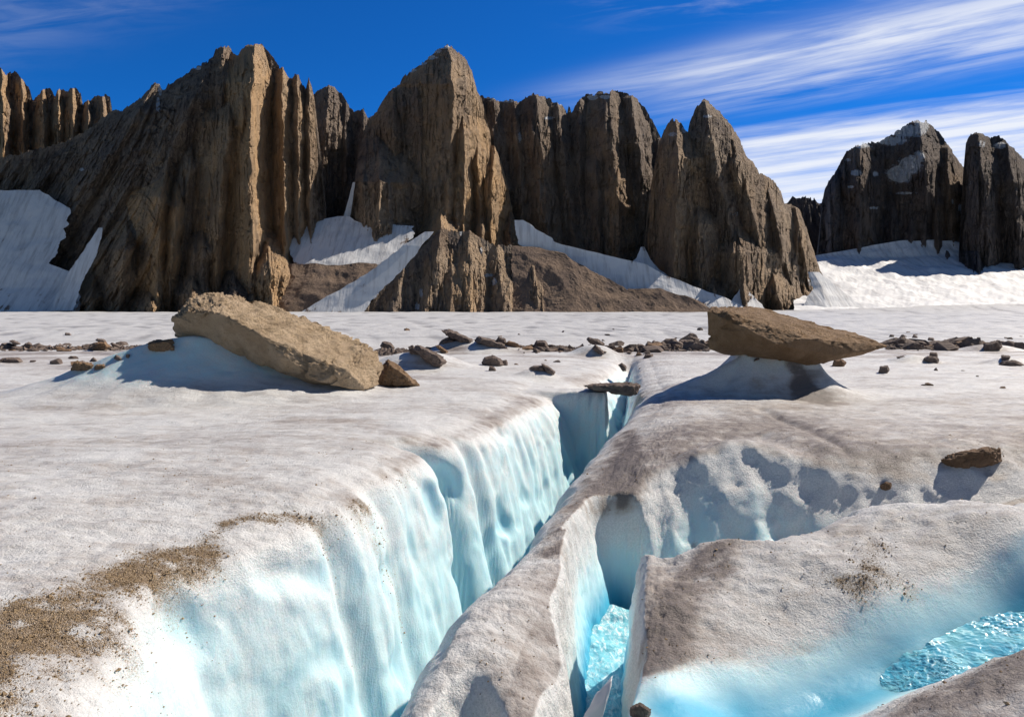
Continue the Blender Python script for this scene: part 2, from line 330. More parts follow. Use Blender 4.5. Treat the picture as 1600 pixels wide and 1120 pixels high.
def mounds(x, y):
    # the ice foot under the long tan boulder
    c = 14.2 + .10 * (x + 5)
    s = np.where(y < c, (y - c) / 2.05, (y - c) / 2.0)
    rn = perlin(x * 1.3 - y * .5, y * .25, 0, 91) * .35
    q = np.clip((np.abs(s) - .14 - .10 * rn) / (.95 + .30 * rn), 0, 1)
    m = np.maximum(_mh(x), 0) * (.5 * (1 - q) + .5 * (1 - q) ** 2.6) * (1 + .50 * q * perlin(x * 1.7 - y * .5, y * .5, 3, 92))
    # the flared ice pillar under the brown glacier table
    dx = np.where(x < 4.75, (x - 4.80) / .80, np.where(x > 6.0, (x - 6.0) / .50, 0)); dy = np.maximum(np.abs(y - 14) - .30, 0) / .70
    r = np.sqrt(dx * dx + dy * dy)
    m2 = 1.0 * np.exp(-1.35 * r ** 1.05)
    m2 = m2 * (1 - sstep(2.6, 3.4, r)) - .22 * np.exp(-(((x - 4.4) / 2.2) ** 2 + ((y - 12.3) / .8) ** 2))
    rb = np.array([(4.7, 13.75, .80), (4.3, 13.62, .58), (3.75, 13.4, .36), (3.0, 13.1, .15), (2.3, 12.75, .02)]); m3 = np.zeros_like(x)
    for a_, b_ in zip(rb[:-1], rb[1:]):
        d = b_[:2] - a_[:2]; tt_ = np.clip(((x - a_[0]) * d[0] + (y - a_[1]) * d[1]) / (d @ d), 0, 1)
        dd = np.hypot(x - a_[0] - tt_ * d[0], y - a_[1] - tt_ * d[1]); m3 = np.maximum(m3, (a_[2] + (b_[2] - a_[2]) * tt_) * np.exp(-(dd / .36) ** 2))
    m2 = np.maximum(m2, m3 - .1 * np.exp(-(((x - 5.2) / .9) ** 2 + ((y - 13.1) / .4) ** 2)))
    t = m + m2
    # small ice feet under the slabs further back
    for px, py, z, w, hh in PEDS:
        a, b, _ = G(px, py, 0); t = t + hh * np.exp(-(((x - a) / w) ** 2 + ((y - b) / (w * .8)) ** 2) ** 1.5)
    return t
PEDS = [(655, 574, 0, 1.3, .45), (712, 548, 0, 1.1, .32), (765, 550, 0, 1.5, .34), (842, 584, 0, .5, .16), (930, 553, 0, .8, .35), (1412, 566, 0, .55, .15), (1440, 566, 0, .55, .15), (1580, 568, 0, .7, .18), (1548, 548, 0, 1.1, .25), (1510, 735, 0, .35, .09)]
def polydist(x, y, px_pts):
    q = np.array([G(*p)[:2] for p in px_pts], float); best = np.full(x.shape, 9e9)
    for a_, b_ in zip(q[:-1], q[1:]):
        d = b_ - a_; t = np.clip(((x - a_[0]) * d[0] + (y - a_[1]) * d[1]) / (d @ d), 0, 1)
        best = np.minimum(best, np.hypot(x - a_[0] - t * d[0], y - a_[1] - t * d[1]))
    return best
def ridges(x, y):
    o = np.zeros_like(x); s_ = (x > .5) & (x < 8) & (y > 4) & (y < 12); xs, ys_ = x[s_], y[s_]
    wv = .18 * perlin(xs * 1.1, ys_ * 1.1, 0, 44)
    r = .15 * np.exp(-((polydist(xs, ys_, [(985, 775, -.25), (1050, 745, -.15), (1100, 712, 0), (1160, 702, .03), (1220, 735, -.05), (1330, 736, -.05), (1400, 742, -.05), (1480, 732, -.05)]) + wv) / .26) ** 2)
    r += .09 * np.exp(-((polydist(xs, ys_, [(1100, 712, 0), (1120, 745, -.2), (1090, 800, -.5)]) + wv * .5) / .16) ** 2)
    r += .10 * np.exp(-((polydist(xs, ys_, [(1160, 702, 0), (1215, 770, -.3), (1240, 800, -.5)]) + wv * .5) / .18) ** 2)
    r -= .10 * np.exp(-((polydist(xs, ys_, [(1000, 740, -.2), (1080, 692, -.05), (1180, 680, 0), (1330, 715, 0), (1460, 715, 0)]) + wv) / .30) ** 2)
    r -= .05 * np.exp(-((polydist(xs, ys_, [(1190, 640, .05), (1260, 670, 0), (1330, 705, 0)]) + wv * .4) / .10) ** 2)
    o[s_] = r; return o
def trench2(x, y):
    out = np.full(x.shape, 9e9)
    for i_, T in enumerate(T2):
        best = np.full(x.shape, 9e9); wl = np.full(x.shape, 9e9)
        for a, b in zip(T[:-1], T[1:]):
            d = b[:2] - a[:2]; L2 = d @ d
            t = np.clip(((x - a[0]) * d[0] + (y - a[1]) * d[1]) / L2, 0, 1)
            ex, ey = x - a[0] - t * d[0], y - a[1] - t * d[1]; e = np.hypot(ex, ey)
            if i_: e = np.where(ey > 0, e * .92, e)
            m = e < best; best = np.where(m, e, best)
            bz, hw, k = (a[j] + (b[j] - a[j]) * t for j in (2, 3, 4))
            w = bz + k * (np.sqrt(np.maximum(e - hw, 0) ** 2 + .0036) - .06)
            wl = np.where(m, w, wl)
        out = np.minimum(out, wl)
    return out
def glacier():
    ys = np.concatenate([np.linspace(-4, 1.25, 16), np.geomspace(1.3, 3, 60)[1:], np.geomspace(3, 17, 520)[1:], np.geomspace(17, 60, 240)[1:], np.geomspace(60, 1500, 330)[1:], np.geomspace(1500, 3200, 20)[1:]])
    N = [190, 230, 16, 110, 90, 130, 240]
    a, b = xL(ys), xR(ys)
    fade = sstep(30, 60, ys)
    a = a * (1 - fade) + ys * .17 * fade; b = b * (1 - fade) + ys * .18 * fade
    W = 1.15 * np.maximum(ys, 0) + 3
    c2 = np.interp(ys, [-4, 2, 4, 5, 6, 7, 7.6, 9, 12, 20, 60], [-.1, .20, .5, .66, .84, 1.05, 1.25, 1.7, 2.6, 4.4, 14])
    k = np.stack([-W, a - .18, np.minimum(a + .8, (a + b) / 2 - .02), np.maximum(b - .75, (a + b) / 2 + .02), b + .12, np.maximum(c2 - .38, b + .25), np.maximum(c2 + .42, b + .5), W], 0)
    cols = []
    for i in range(7):
        u = np.linspace(0, 1, N[i], endpoint=False)
        if i == 0: u = 1 - (1 - u) ** 1.35
        if i == 6: u = u ** 1.35
        cols.append(k[i][:, None] * (1 - u) + k[i + 1][:, None] * u)
    X = np.concatenate(cols + [k[7][:, None]], 1); Y = np.repeat(ys[:, None], X.shape[1], 1)
    near = 1 - sstep(22, 30, Y)
    B = np.zeros_like(X); sel = ys < 31
    B[sel] = tps(X[sel], Y[sel]) * near[sel]
    # gentle rolls
    fn = fbm(X / (.55 + .020 * Y) + .3 * Y / (1 + .02 * Y), Y / (1.2 + .0010 * Y * Y), 0, 4, 5)
    FR = sstep(24, 60, Y) * (.10 + .0016 * np.minimum(Y, 500)) * fn * (1 - .7 * sstep(900, 1500, Y)) + sstep(40, 120, Y) * np.minimum(Y * .0015, .5) * fbm(X / 40, Y / 60, 2, 3, 6)
    B += near * (.035 * fbm(X * .55, Y * .8, 0, 4, 3)) * sstep(1.5, 5, Y) + FR
    # runnels on the rolling shoulders on the far side of the cleft
    B += mounds(X, Y) * (Y < 45) + ridges(X, Y) - .14 * np.exp(-(((X - 1.15) / .45) ** 2 + ((Y - 5.55) / .5) ** 2)) * near
    B += sstep(700, 1150, Y) * 2.2 * fbm(X / 90, Y / 300, 7, 4, 8)
    B += -.0022 * np.maximum(Y - 60, 0) + sstep(300, 1500, Y) * sstep(.25, .75, X / np.maximum(Y, 1)) * Y * .012
    Z = B.copy()
    # ---- meltwater channel behind and beside the near hump
    sel = (ys < 11)
    wall = trench2(X[sel] + .10 * perlin(X[sel] * 1.2, Y[sel] * 1.2, 0, 40), Y[sel] + .12 * perlin(X[sel] * .9, Y[sel] * .9, 0, 41) + .07 * perlin(X[sel] * 3.1, Y[sel] * 3.1, Z[sel] * 2, 42))
    rsm = .24 + .14 * sstep(6.5, 5.5, Y[sel])
    Z[sel] = smin(Z[sel], wall, rsm)
    d2 = np.zeros_like(X); d2[sel] = B[sel] - Z[sel]
    # ---- the crevasse
    yy = Y
    jl = .07 * perlin(yy * 1.5, 0, 0, 51) + .035 * perlin(yy * 4.2, 1, 0, 52)
    notch = .42 * np.exp(-((yy - 8.95) / .22) ** 2) + .14 * np.exp(-((yy - 9.8) / .12) ** 2) + .12 * np.exp(-((yy - 7.0) / .2) ** 2) + .10 * np.exp(-((yy - 5.9) / .15) ** 2)
    tl = X - (xL(yy) + jl - notch); tr = (xR(yy) + .06 * perlin(yy * 1.3, 7, 0, 53)) - X
    depth = np.interp(yy[:, 0], [-4, 13.9, 14.5, 15.2, 16.3, 17, 20, 24, 25.8, 27], [3.4, 3.4, 3.0, 2.0, 1.5, 1.7, 1.4, .8, .1, 0])[:, None]
    kl = np.interp(yy[:, 0], [0, 4, 6, 12, 15, 18, 26], [4.2, 4.2, 5.5, 5.5, 5, 2.2, 1.6])[:, None]
    rr = np.interp(yy[:, 0], [0, 4.5, 6, 9, 13, 17, 26], [.12, .12, .12, .14, .20, .5, .5])[:, None]
    def fall(t, k, r): return np.where(t > -3 * r, k * (np.sqrt(t * t + r * r) + t) * .5, k * r * r * .25 / np.maximum(-t, 1e-3) * .0 + k * (np.sqrt(9 * r * r + r * r) - 3 * r) * .5 * np.exp((t + 3 * r) / r))
    zl = -fall(tl, kl, rr); zr = -fall(tr, np.interp(yy[:, 0], [0, 10, 15, 26], [4.0, 4.0, 5, 4])[:, None], .20)
    cut = np.maximum(np.maximum(zl, zr), -depth)
    cut = smax(smax(zl, zr, .08), -depth, .25)
    cut = np.where((depth > .001) & (yy < 27), cut, 0)
    # ice bridge under the slab: a plug that leaves a slot on its far side
    plug = sstep(14.55, 14.75, yy + .25 * (X - 2)) * (1 - sstep(15.6, 16.2, yy)) * (1 - sstep(xR(yy) - .62, xR(yy) - .45, X))
    cut = cut * (1 - plug) + np.maximum(cut, -.12) * plug
    Z += cut
    dep = -cut
    # near end of the fin: the broken face that turns to the camera
    xc = np.interp(Y[:, 0], [0, 3, 5], [-.3, -.26, -.2])[:, None]; yf = 3.98 - 1.3 * ((X - xc) / .45) ** 2
    infin = sstep(-.05, .08, X - xR(Y)) * sstep(.30, .12, X - xc) * (Y > .5)
    tf = yf - Y; Z -= infin * np.clip(2.6 * (np.sqrt(tf * tf + .0025) + tf) * .5, 0, 1.6); face = infin * sstep(.0, .12, tf)
    n = grid_normals(X, Y, Z); n *= np.sign(n[..., 2:3] + 1e-9)
    steep = sstep(.35, .8, np.hypot(n[..., 0], n[..., 1]))
    inT1 = sstep(.05, .35, dep); leftw = (tl < (xR(yy) - xL(yy)) * .55)
    lim = near * sstep(1.0, 2.2, Y) + 0
    wall_d = .09 * fbm(Y * 1.3, Z * .6, 2, 3, 61) + .030 * fbm(Y * 3.2, Z * 1.0 + Y * .5, 0, 3, 62) + .016 * fbm(Y * 5, Z * 3.6, X * 3, 3, 63)
    dents = -.105 * sstep(.10, .72, perlin(Y * 1.9 + 3, Z * 1.5, 5, 66)) - .022 * sstep(.1, .7, perlin(Y * 3.9, Z * 2.6, 5, 67))
    surf_d = .030 * fbm(X * 2.2, Y * 3.0, Z * 2, 4, 71) + .012 * fbm(X * 9, Y * 12, Z * 9, 3, 72)
    rght = sstep(.3, 1.2, X - xR(yy)) * sstep(13, 9, Y)
    surf_d = surf_d + rght * (.028 * fbm(X * 1.9, Y * 1.9, Z * 2, 5, 75, ridged=True) + .012 * fbm(X * 22, Y * 22, Z * 22, 2, 76))
    st2 = steep * sstep(.08, .4, d2) * .035 * fbm(X * 2.5, Y * 2.5, Z * 1.2, 4, 77)
    surf_d = surf_d + sstep(9, 6, Y) * (.010 * fbm(X * 14, Y * 17, Z * 14, 3, 78) - .009 * sstep(.22, .6, perlin(X * 9, Y * 11, Z * 9, 79)))
    cz = np.array([G(px, py, z)[:2] for px, py, z in ((2200, 850, -.38), (1950, 890, -.46), (1750, 935, -.55), (1620, 968, -.60), (1500, 1005, -.66), (1400, 1045, -.74), (1300, 1090, -.82), (1180, 1138, -.9), (1050, 1200, -1.0))])
    bch = np.full(X.shape, 9e9)
    for a_, b_ in zip(cz[:-1], cz[1:]):
        d = b_ - a_; t = np.clip(((X - a_[0]) * d[0] + (Y - a_[1]) * d[1]) / (d @ d), 0, 1)
        bch = np.minimum(bch, np.hypot(X - a_[0] - t * d[0], Y - a_[1] - t * d[1]))
    surf_d = surf_d * (.12 + .88 * sstep(.2, .75, bch)); Z -= .06 * (1 - sstep(.1, .4, bch))
    disp = lim * (inT1 * steep * (wall_d + dents) + (1 - inT1 * steep) * surf_d + st2)
    disp = np.where(Y < 31, disp, 0)
    X = X + n[..., 0] * disp; Y2 = Y + n[..., 1] * disp; Z = Z + n[..., 2] * disp
    # ---- what lies on it
    flat = sstep(.55, .93, n[..., 2])
    x, y = X, Y; GZ0 = Z
    nz = fbm(x * .5, y * .9, 0, 4, 81); nz2 = fbm(x * 1.6, y * 2.2, 0, 4, 82); nz3 = fbm(x * 4.5, y * 6, 0, 4, 83)
    grime = (.46 + .50 * nz + .28 * nz2) * flat
    grime += .22 * sstep(.0, .6, x - xR(y)) * flat * sstep(14, 12, y) + .12 * flat * rght
    sand = np.zeros_like(x)
    def stroke(arr, pts, r, s, z=0., tl_=.5):
        q = np.array([G(px, py, z)[:2] for px, py in pts], float)
        best = np.full(x.shape, 9e9)
        for a_, b_ in zip(q[:-1], q[1:]):
            d = b_ - a_; t = np.clip(((x - a_[0]) * d[0] + (y - a_[1]) * d[1]) / (d @ d + 1e-9), 0, 1)
            best = np.minimum(best, np.hypot(x - a_[0] - t * d[0], y - a_[1] - t * d[1]))
        w = best + r * .9 * nz2
        arr += s * (1 - sstep(r * .1, r * 1.35, w)) * np.clip(.75 + .9 * nz3, .1, 1.5)
    for pts, r, s_ in [([(0, 985), (80, 960), (170, 905), (250, 865), (295, 850)], .32, 1.05), ([(0, 1000), (120, 985), (215, 970)], .38, .85), ([(0, 1050), (60, 1110)], .30, .75), ([(290, 870), (200, 890)], .16, .7), ([(360, 805), (460, 790), (520, 790)], .16, .62), ([(560, 765), (620, 740)], .15, .95), ([(60, 1010), (0, 1040)], .3, .5)]:
        stroke(sand, pts, r, s_)
    stroke(sand, [(295, 850), (360, 806), (450, 792), (540, 776), (600, 745), (640, 712)], .13, .50)
    for pts, r, s_ in [([(700, 680), (640, 705), (560, 770)], .3, .5), ([(920, 625), (840, 615), (760, 660), (700, 680)], .55, .55), ([(0, 700), (300, 690), (560, 690)], .5, .25), ([(450, 660), (560, 662), (690, 690)], .3, .3), ([(0, 560), (160, 575)], 2, .3), ([(900, 585), (950, 570)], .5, .4), ([(600, 590), (680, 590)], .6, .5)]:
        stroke(grime, pts, r, s_)
    stroke(grime, [(970, 740), (900, 830), (940, 800)], .42, .9, -.3); stroke(grime, [(980, 690), (960, 800), (900, 890)], .20, .9, -.3)
    stroke(grime, [(880, 960), (800, 1060)], .22, .45, -.4); stroke(sand, [(770, 1000), (760, 1030)], .1, .25, -.4)
    stroke(grime, [(1150, 850), (1060, 930), (1010, 1010)], .20, .85, -.38); stroke(grime, [(1040, 1010), (1120, 1000), (1250, 960), (1380, 930)], .12, .5, -.35)
    stroke(grime, [(1000, 690), (1200, 655), (1330, 700)], .7, .45); stroke(grime, [(1400, 700), (1600, 690)], .7, .2)
    stroke(sand, [(1325, 908), (1360, 904)], .13, .9, -.33); stroke(sand, [(1420, 900), (1340, 880), (1370, 865)], .17, .45, -.28); stroke(sand, [(1230, 920), (1300, 905)], .09, .3, -.36); stroke(grime, [(1600, 1040), (1450, 1100)], .25, .6, -.25)
    stroke(sand, [(1240, 600), (1330, 608)], .4, .5, .1)
    stroke(grime, [(1180, 560), (1240, 575), (1290, 590)], .30, .9, .5); stroke(grime, [(1200, 600), (1300, 612)], .35, .6, .2)
    band = np.exp(-((y - 27.5) / 2.6) ** 2); grime += .5 * band * sstep(-.3, .2, nz)
    tmp = sstep(.3, .9, steep); sand *= (1 - .6 * inT1 * tmp)
    grime = grime * (1 - .9 * sstep(.45, .85, steep) * sstep(.1, .4, np.maximum(dep, d2)))
    grime = np.clip(grime, 0, 1.6) * (1 - .92 * inT1 * tmp) * (1 - .85 * sstep(.2, .7, d2) * sstep(.35, .8, steep))
    hump = sstep(.9, 1.6, x) * sstep(6.6, 6.0, y) * sstep(3.9, 4.6, y); grime -= .26 * hump
    grime *= 1 - .85 * face
    blue = (.19 * sstep(.05, .5, dep) + .28 * sstep(.5, 2.8, dep)) * tmp * leftw + .7 * sstep(.2, 2.2, dep) * (~leftw) * tmp + 2.5 * np.clip(-dents, 0, .3) * inT1 * sstep(.15, .6, dep)
    blue += .75 * sstep(.5, 1.5, d2) * (1 - .55 * sstep(1.1, 1.6, x))
    blue += .30 * sstep(.2, .9, d2) * (1 - .55 * sstep(1.1, 1.6, x)) + .10 * face
    # the blue chute in front
    cz = np.array([G(px, py, z)[:2] for px, py, z in ((2200, 850, -.38), (1950, 890, -.46), (1750, 935, -.55), (1620, 968, -.60), (1500, 1005, -.66), (1400, 1045, -.74), (1300, 1090, -.82), (1180, 1138, -.9), (1050, 1200, -1.0))])
    best = np.full(x.shape, 9e9)
    for a_, b_ in zip(cz[:-1], cz[1:]):
        d = b_ - a_; t = np.clip(((x - a_[0]) * d[0] + (y - a_[1]) * d[1]) / (d @ d), 0, 1)
        best = np.minimum(best, np.hypot(x - a_[0] - t * d[0], y - a_[1] - t * d[1]))
    ch = (1 - sstep(.02, .50, best + .05 * nz2)); blue += ch * .9; grime *= 1 - sstep(.2, .6, ch)
    mm = mounds(x, y); ped = sstep(.12, .5, mm) * (y < 45); grime *= 1 - .75 * ped; blue += .30 * ped * (x < -2.5) * sstep(16, 13.5, y) + .08 * ped * (x > 0) * sstep(16, 13.5, y)  # bluish shade beneath the tan boulder put into the mound's ice colour
    blue += .10 * (1 - flat) * near
    grime += .9 * np.exp(-(((x - 5.5) / .9) ** 2 + ((y - 13.35) / .55) ** 2)) * sstep(-.25, .35, perlin(x * 2.2, y * 2.2, GZ0 * 3, 95)); sand += .55 * np.exp(-(((x - 6.25) / .6) ** 2 + ((y - 13.6) / .5) ** 2)) * sstep(-.2, .3, nz2 + .1)
    far = sstep(24, 45, y); fd = sstep(.02, .42, -fn) * far  # darker where the far rolls dip, their shade put into the colour
    o = grid_mesh('glacier', X, Y2, Z, M_ICE, {'grime': grime, 'sand': np.clip(sand, 0, 1.2), 'blue': np.clip(blue, 0, 1.1), 'far': far, 'fshade': fd})
    tag(o, 'white and dirt-streaked glacier split by a deep blue crevasse', 'glacier', kind='structure')
    vis = sstep(1.5, 2.5, Y2) * sstep(10, 7, Y2)
    grit = (np.clip(sand, 0, 1) ** 1.5 + .035 * np.clip(grime - .35, 0, 1)) * vis
    return X, Y2, Z, grit
GX, GY, GZ, GRIT = glacier()
_gf = (GY[:, 0] < 60)
def ground(x, y):
    """Height of the glacier surface at (x, y), read from the finished grid."""
    i = int(np.clip(np.searchsorted(GY[:, GY.shape[1] // 2], y), 1, GY.shape[0] - 2))
    j = int(np.argmin(np.abs(GX[i] - x))); return float(GZ[i, j])

def gravel(n, seed=5):
    """Loose grit on the sandy patches and dirty rims: thousands of small stones, one object."""
    rs = np.random.RandomState(seed); g = GRIT; gy, gx = np.gradient(GX, axis=1), np.gradient(GY, axis=0)
    wgt = (g * np.abs(gx * gy)); wgt = (wgt / wgt.sum()).ravel(); idx = rs.choice(wgt.size, n, p=wgt)
    P0 = np.stack([GX.ravel()[idx], GY.ravel()[idx], GZ.ravel()[idx]], 1) + rs.normal(size=(n, 3)) * [.012, .012, 0]
    r = .0022 + .006 * rs.rand(n) ** 3 + .009 * (rs.rand(n) < .025)
    ov = np.array([(1, 0, 0), (0, 1, 0), (-1, 0, 0), (0, -1, 0), (0, 0, .8), (0, 0, -.6)], float); of = np.array([(0, 1, 4), (1, 2, 4), (2, 3, 4), (3, 0, 4), (1, 0, 5), (2, 1, 5), (3, 2, 5), (0, 3, 5)])
    an = rs.rand(n) * 6.28; ca, sa = np.cos(an), np.sin(an)
    V = ov[None] * (1 + .45 * rs.uniform(-1, 1, (n, 6, 1))) * r[:, None, None]
    V = np.stack([V[..., 0] * ca[:, None] - V[..., 1] * sa[:, None], V[..., 0] * sa[:, None] + V[..., 1] * ca[:, None], V[..., 2]], -1) + P0[:, None]
    Fq = (of[None] + 6 * np.arange(n)[:, None, None]).reshape(-1, 3)
    me = bpy.data.meshes.new('gravel'); me.from_pydata(V.reshape(-1, 3).tolist(), [], Fq.tolist()); me.materials.append(M_GRIT)
    o = bpy.data.objects.new('gravel', me); C.objects.link(o)
    return tag(o, 'brown grit strewn on the sandy patches of the ice', 'gravel', kind='stuff')
gravel(26000)
# ------------------------------------------------------------------ water
def strip_water(name, pts, label, seed, n=420, m=70):
    p = np.array(pts, float); d = np.r_[0, np.cumsum(np.hypot(*np.diff(p[:, :2], axis=0).T))]; s = np.linspace(0, d[-1], n)
    q = np.stack([curve(list(zip(d, p[:, i])))(s) for i in range(5)], 1)
    t = np.gradient(q[:, :2], axis=0); t /= np.linalg.norm(t, axis=1)[:, None]; nrm = np.stack([t[:, 1], -t[:, 0]], 1)
    u = np.linspace(-1, 1, m)
    X = q[:, 0:1] + nrm[:, 0:1] * q[:, 3:4] * u; Y = q[:, 1:2] + nrm[:, 1:2] * q[:, 3:4] * u
    Z = q[:, 2:3] + .016 * fbm(X * 6, Y * 6, 0, 3, seed) + .014 * fbm(X * 17, Y * 26, 0, 3, seed + 5, ridged=True) * (.25 + .75 * sstep(-.1, .25, fbm(X * 1.6, Y * 1.6, 4, 2, seed + 7)))
    Z += .05 * q[:, 4:5] * fbm(X * 5, Y * 5, 1, 3, seed + 9)
    o = grid_mesh(name, X, Y, Z, M_WATER, {'foam': np.repeat(q[:, 4:5], m, 1), 'deep': np.repeat((1 - q[:, 4:5]) * .9, m, 1)})
    return tag(o, label, 'stream', kind='structure')
strip_water('stream', [(.12, 1.5, -1.86, .16, .2), (.50, 4, -1.78, .16, .35), (.66, 5, -1.70, .16, .5), (.86, 6, -1.62, .20, .7), (1.08, 6.7, -1.54, .26, 1.0), (1.24, 7.1, -1.48, .24, 1.0)], 'white water rushing down the narrow slot beside the ice fin', 120)
wp = [G(px, py, z) for px, py, z in ((1950, 888, -.43), (1750, 935, -.52), (1620, 970, -.57), (1500, 1008, -.63), (1400, 1048, -.71), (1300, 1092, -.79), (1180, 1140, -.87), (1050, 1200, -.96))]
strip_water('stream', [(*[float(c) for c in w[:2]], w[2] + dz_, hw_, .12) for w, dz_, hw_ in zip(wp, (0, 0, 0, -.01, -.07, -.25), (.27, .27, .27, .25, .20, .10))], 'clear blue meltwater glittering in the smooth ice chute', 140)

# ================================================================== ROCKS
def hull_rock(name, pts, mat, sub=4, amp=.05, freq=1.6, seed=0, rough=None, smooth=True, tilt=.9, soft=2):
    bm = bmesh.new()
    for p in pts: bm.verts.new(p)
    r = bmesh.ops.convex_hull(bm, input=bm.verts)
    bmesh.ops.delete(bm, geom=[v for v in bm.verts if not v.link_faces], context='VERTS')
    bmesh.ops.dissolve_limit(bm, angle_limit=.02, verts=bm.verts, edges=bm.edges)
    bmesh.ops.triangulate(bm, faces=bm.faces)
    for i in range(sub):
        L = [e for e in bm.edges]
        bmesh.ops.subdivide_edges(bm, edges=L, cuts=1, use_grid_fill=True)
        bmesh.ops.triangulate(bm, faces=[f for f in bm.faces if len(f.verts) > 4])
    for _ in range(soft): bmesh.ops.smooth_vert(bm, verts=bm.verts, factor=.35, use_axis_x=True, use_axis_y=True, use_axis_z=True)
    bm.normal_update()
    co = np.array([v.co for v in bm.verts]); no = np.array([v.normal for v in bm.verts])
    ctr = co.mean(0); size = np.ptp(co, axis=0).max(); f = freq * 4 / size
    w = rough(no, co) if rough is not None else np.ones(len(co))
    q = (co - ctr) * f + seed * 7.3
    d = amp * size * (.5 * facet(q[:, 0], q[:, 1], q[:, 2], seed, tilt) + .5 * fbm(q[:, 0] * .7, q[:, 1] * .7, q[:, 2] * .7, 4, seed + 3)
                      + w * (.35 * facet(q[:, 0] * 3, q[:, 1] * 3, q[:, 2] * 3, seed + 1, tilt) + .16 * facet(q[:, 0] * 8, q[:, 1] * 8, q[:, 2] * 8, seed + 2, tilt)))
    for v, a, b in zip(bm.verts, no, d): v.co += type(v.co)(a * b)
    me = bpy.data.meshes.new(name); bm.to_mesh(me); bm.free()
    me.polygons.foreach_set('use_smooth', np.full(len(me.polygons), smooth))
    me.materials.append(mat)
    o = bpy.data.objects.new(name, me); C.objects.link(o); return o
def set_origin(o, p):
    me = o.data; co = np.empty(len(me.vertices) * 3, f32); me.vertices.foreach_get('co', co)
    co = co.reshape(-1, 3) - np.array(p, f32); me.vertices.foreach_set('co', co.ravel()); me.update(); o.location = p
def px_pts(L): return [tuple(float(c) for c in at(*p)) for p in L]
sun_side = lambda no, co: np.clip(.35 + 1.0 * no[:, 2] + .3 * no[:, 0], .12, 1.3)
big = hull_rock('glacier_boulder', px_pts([(268, 516, 14.1), (270, 500, 13.9), (288, 486, 13.7), (272, 524, 14.3), (300, 466, 14.4), (318, 460, 14.9), (346, 458, 15.0), (385, 467, 15.2), (445, 487, 15.4), (505, 507, 15.3), (560, 532, 15.1), (590, 551, 14.9), (598, 572, 14.6), (592, 600, 14.3),
    (345, 490, 13.4), (400, 520, 13.2), (450, 562, 13.1), (500, 598, 13.1), (540, 578, 13.3), (530, 604, 13.3), (572, 608, 13.7), (490, 600, 13.5), (430, 566, 13.7), (380, 545, 13.9), (320, 529, 14.2), (330, 540, 15.2), (450, 580, 15.4), (560, 605, 15.0), (300, 520, 15.2)]),
    M_BOULDER, 5, .026, 2.4, 3, sun_side)
set_origin(big, px_pts([(520, 604, 14)])[0])
tag(big, 'huge tan boulder slab lying tilted on a shaded ice mound', 'boulder')
tab = hull_rock('glacier_table', px_pts([(1105, 486, 13.6), (1112, 481, 14.0), (1132, 481, 14.6), (1180, 480, 15.2), (1232, 497, 15.2), (1302, 514, 14.7), (1372, 534, 14.2), (1388, 541, 14.0), (1340, 549, 13.5), (1306, 556, 13.3), (1284, 569, 13.4), (1268, 572, 13.5), (1240, 567, 13.3), (1190, 556, 13.3), (1150, 545, 13.5), (1128, 552, 13.9), (1108, 545, 13.7),
    (1136, 488, 13.4), (1152, 507, 13.1), (1214, 538, 12.75), (1258, 528, 12.95), (1200, 553, 14.8), (1290, 555, 14.6)]), M_BOULDER2, 5, .016, 2.2, 9, lambda no, co: np.clip(1.6 * no[:, 2] - .3, .1, 1.4))
set_origin(tab, px_pts([(1215, 556, 14)])[0])
tag(tab, 'big brown angular boulder balanced on a narrow ice pillar', 'boulder')

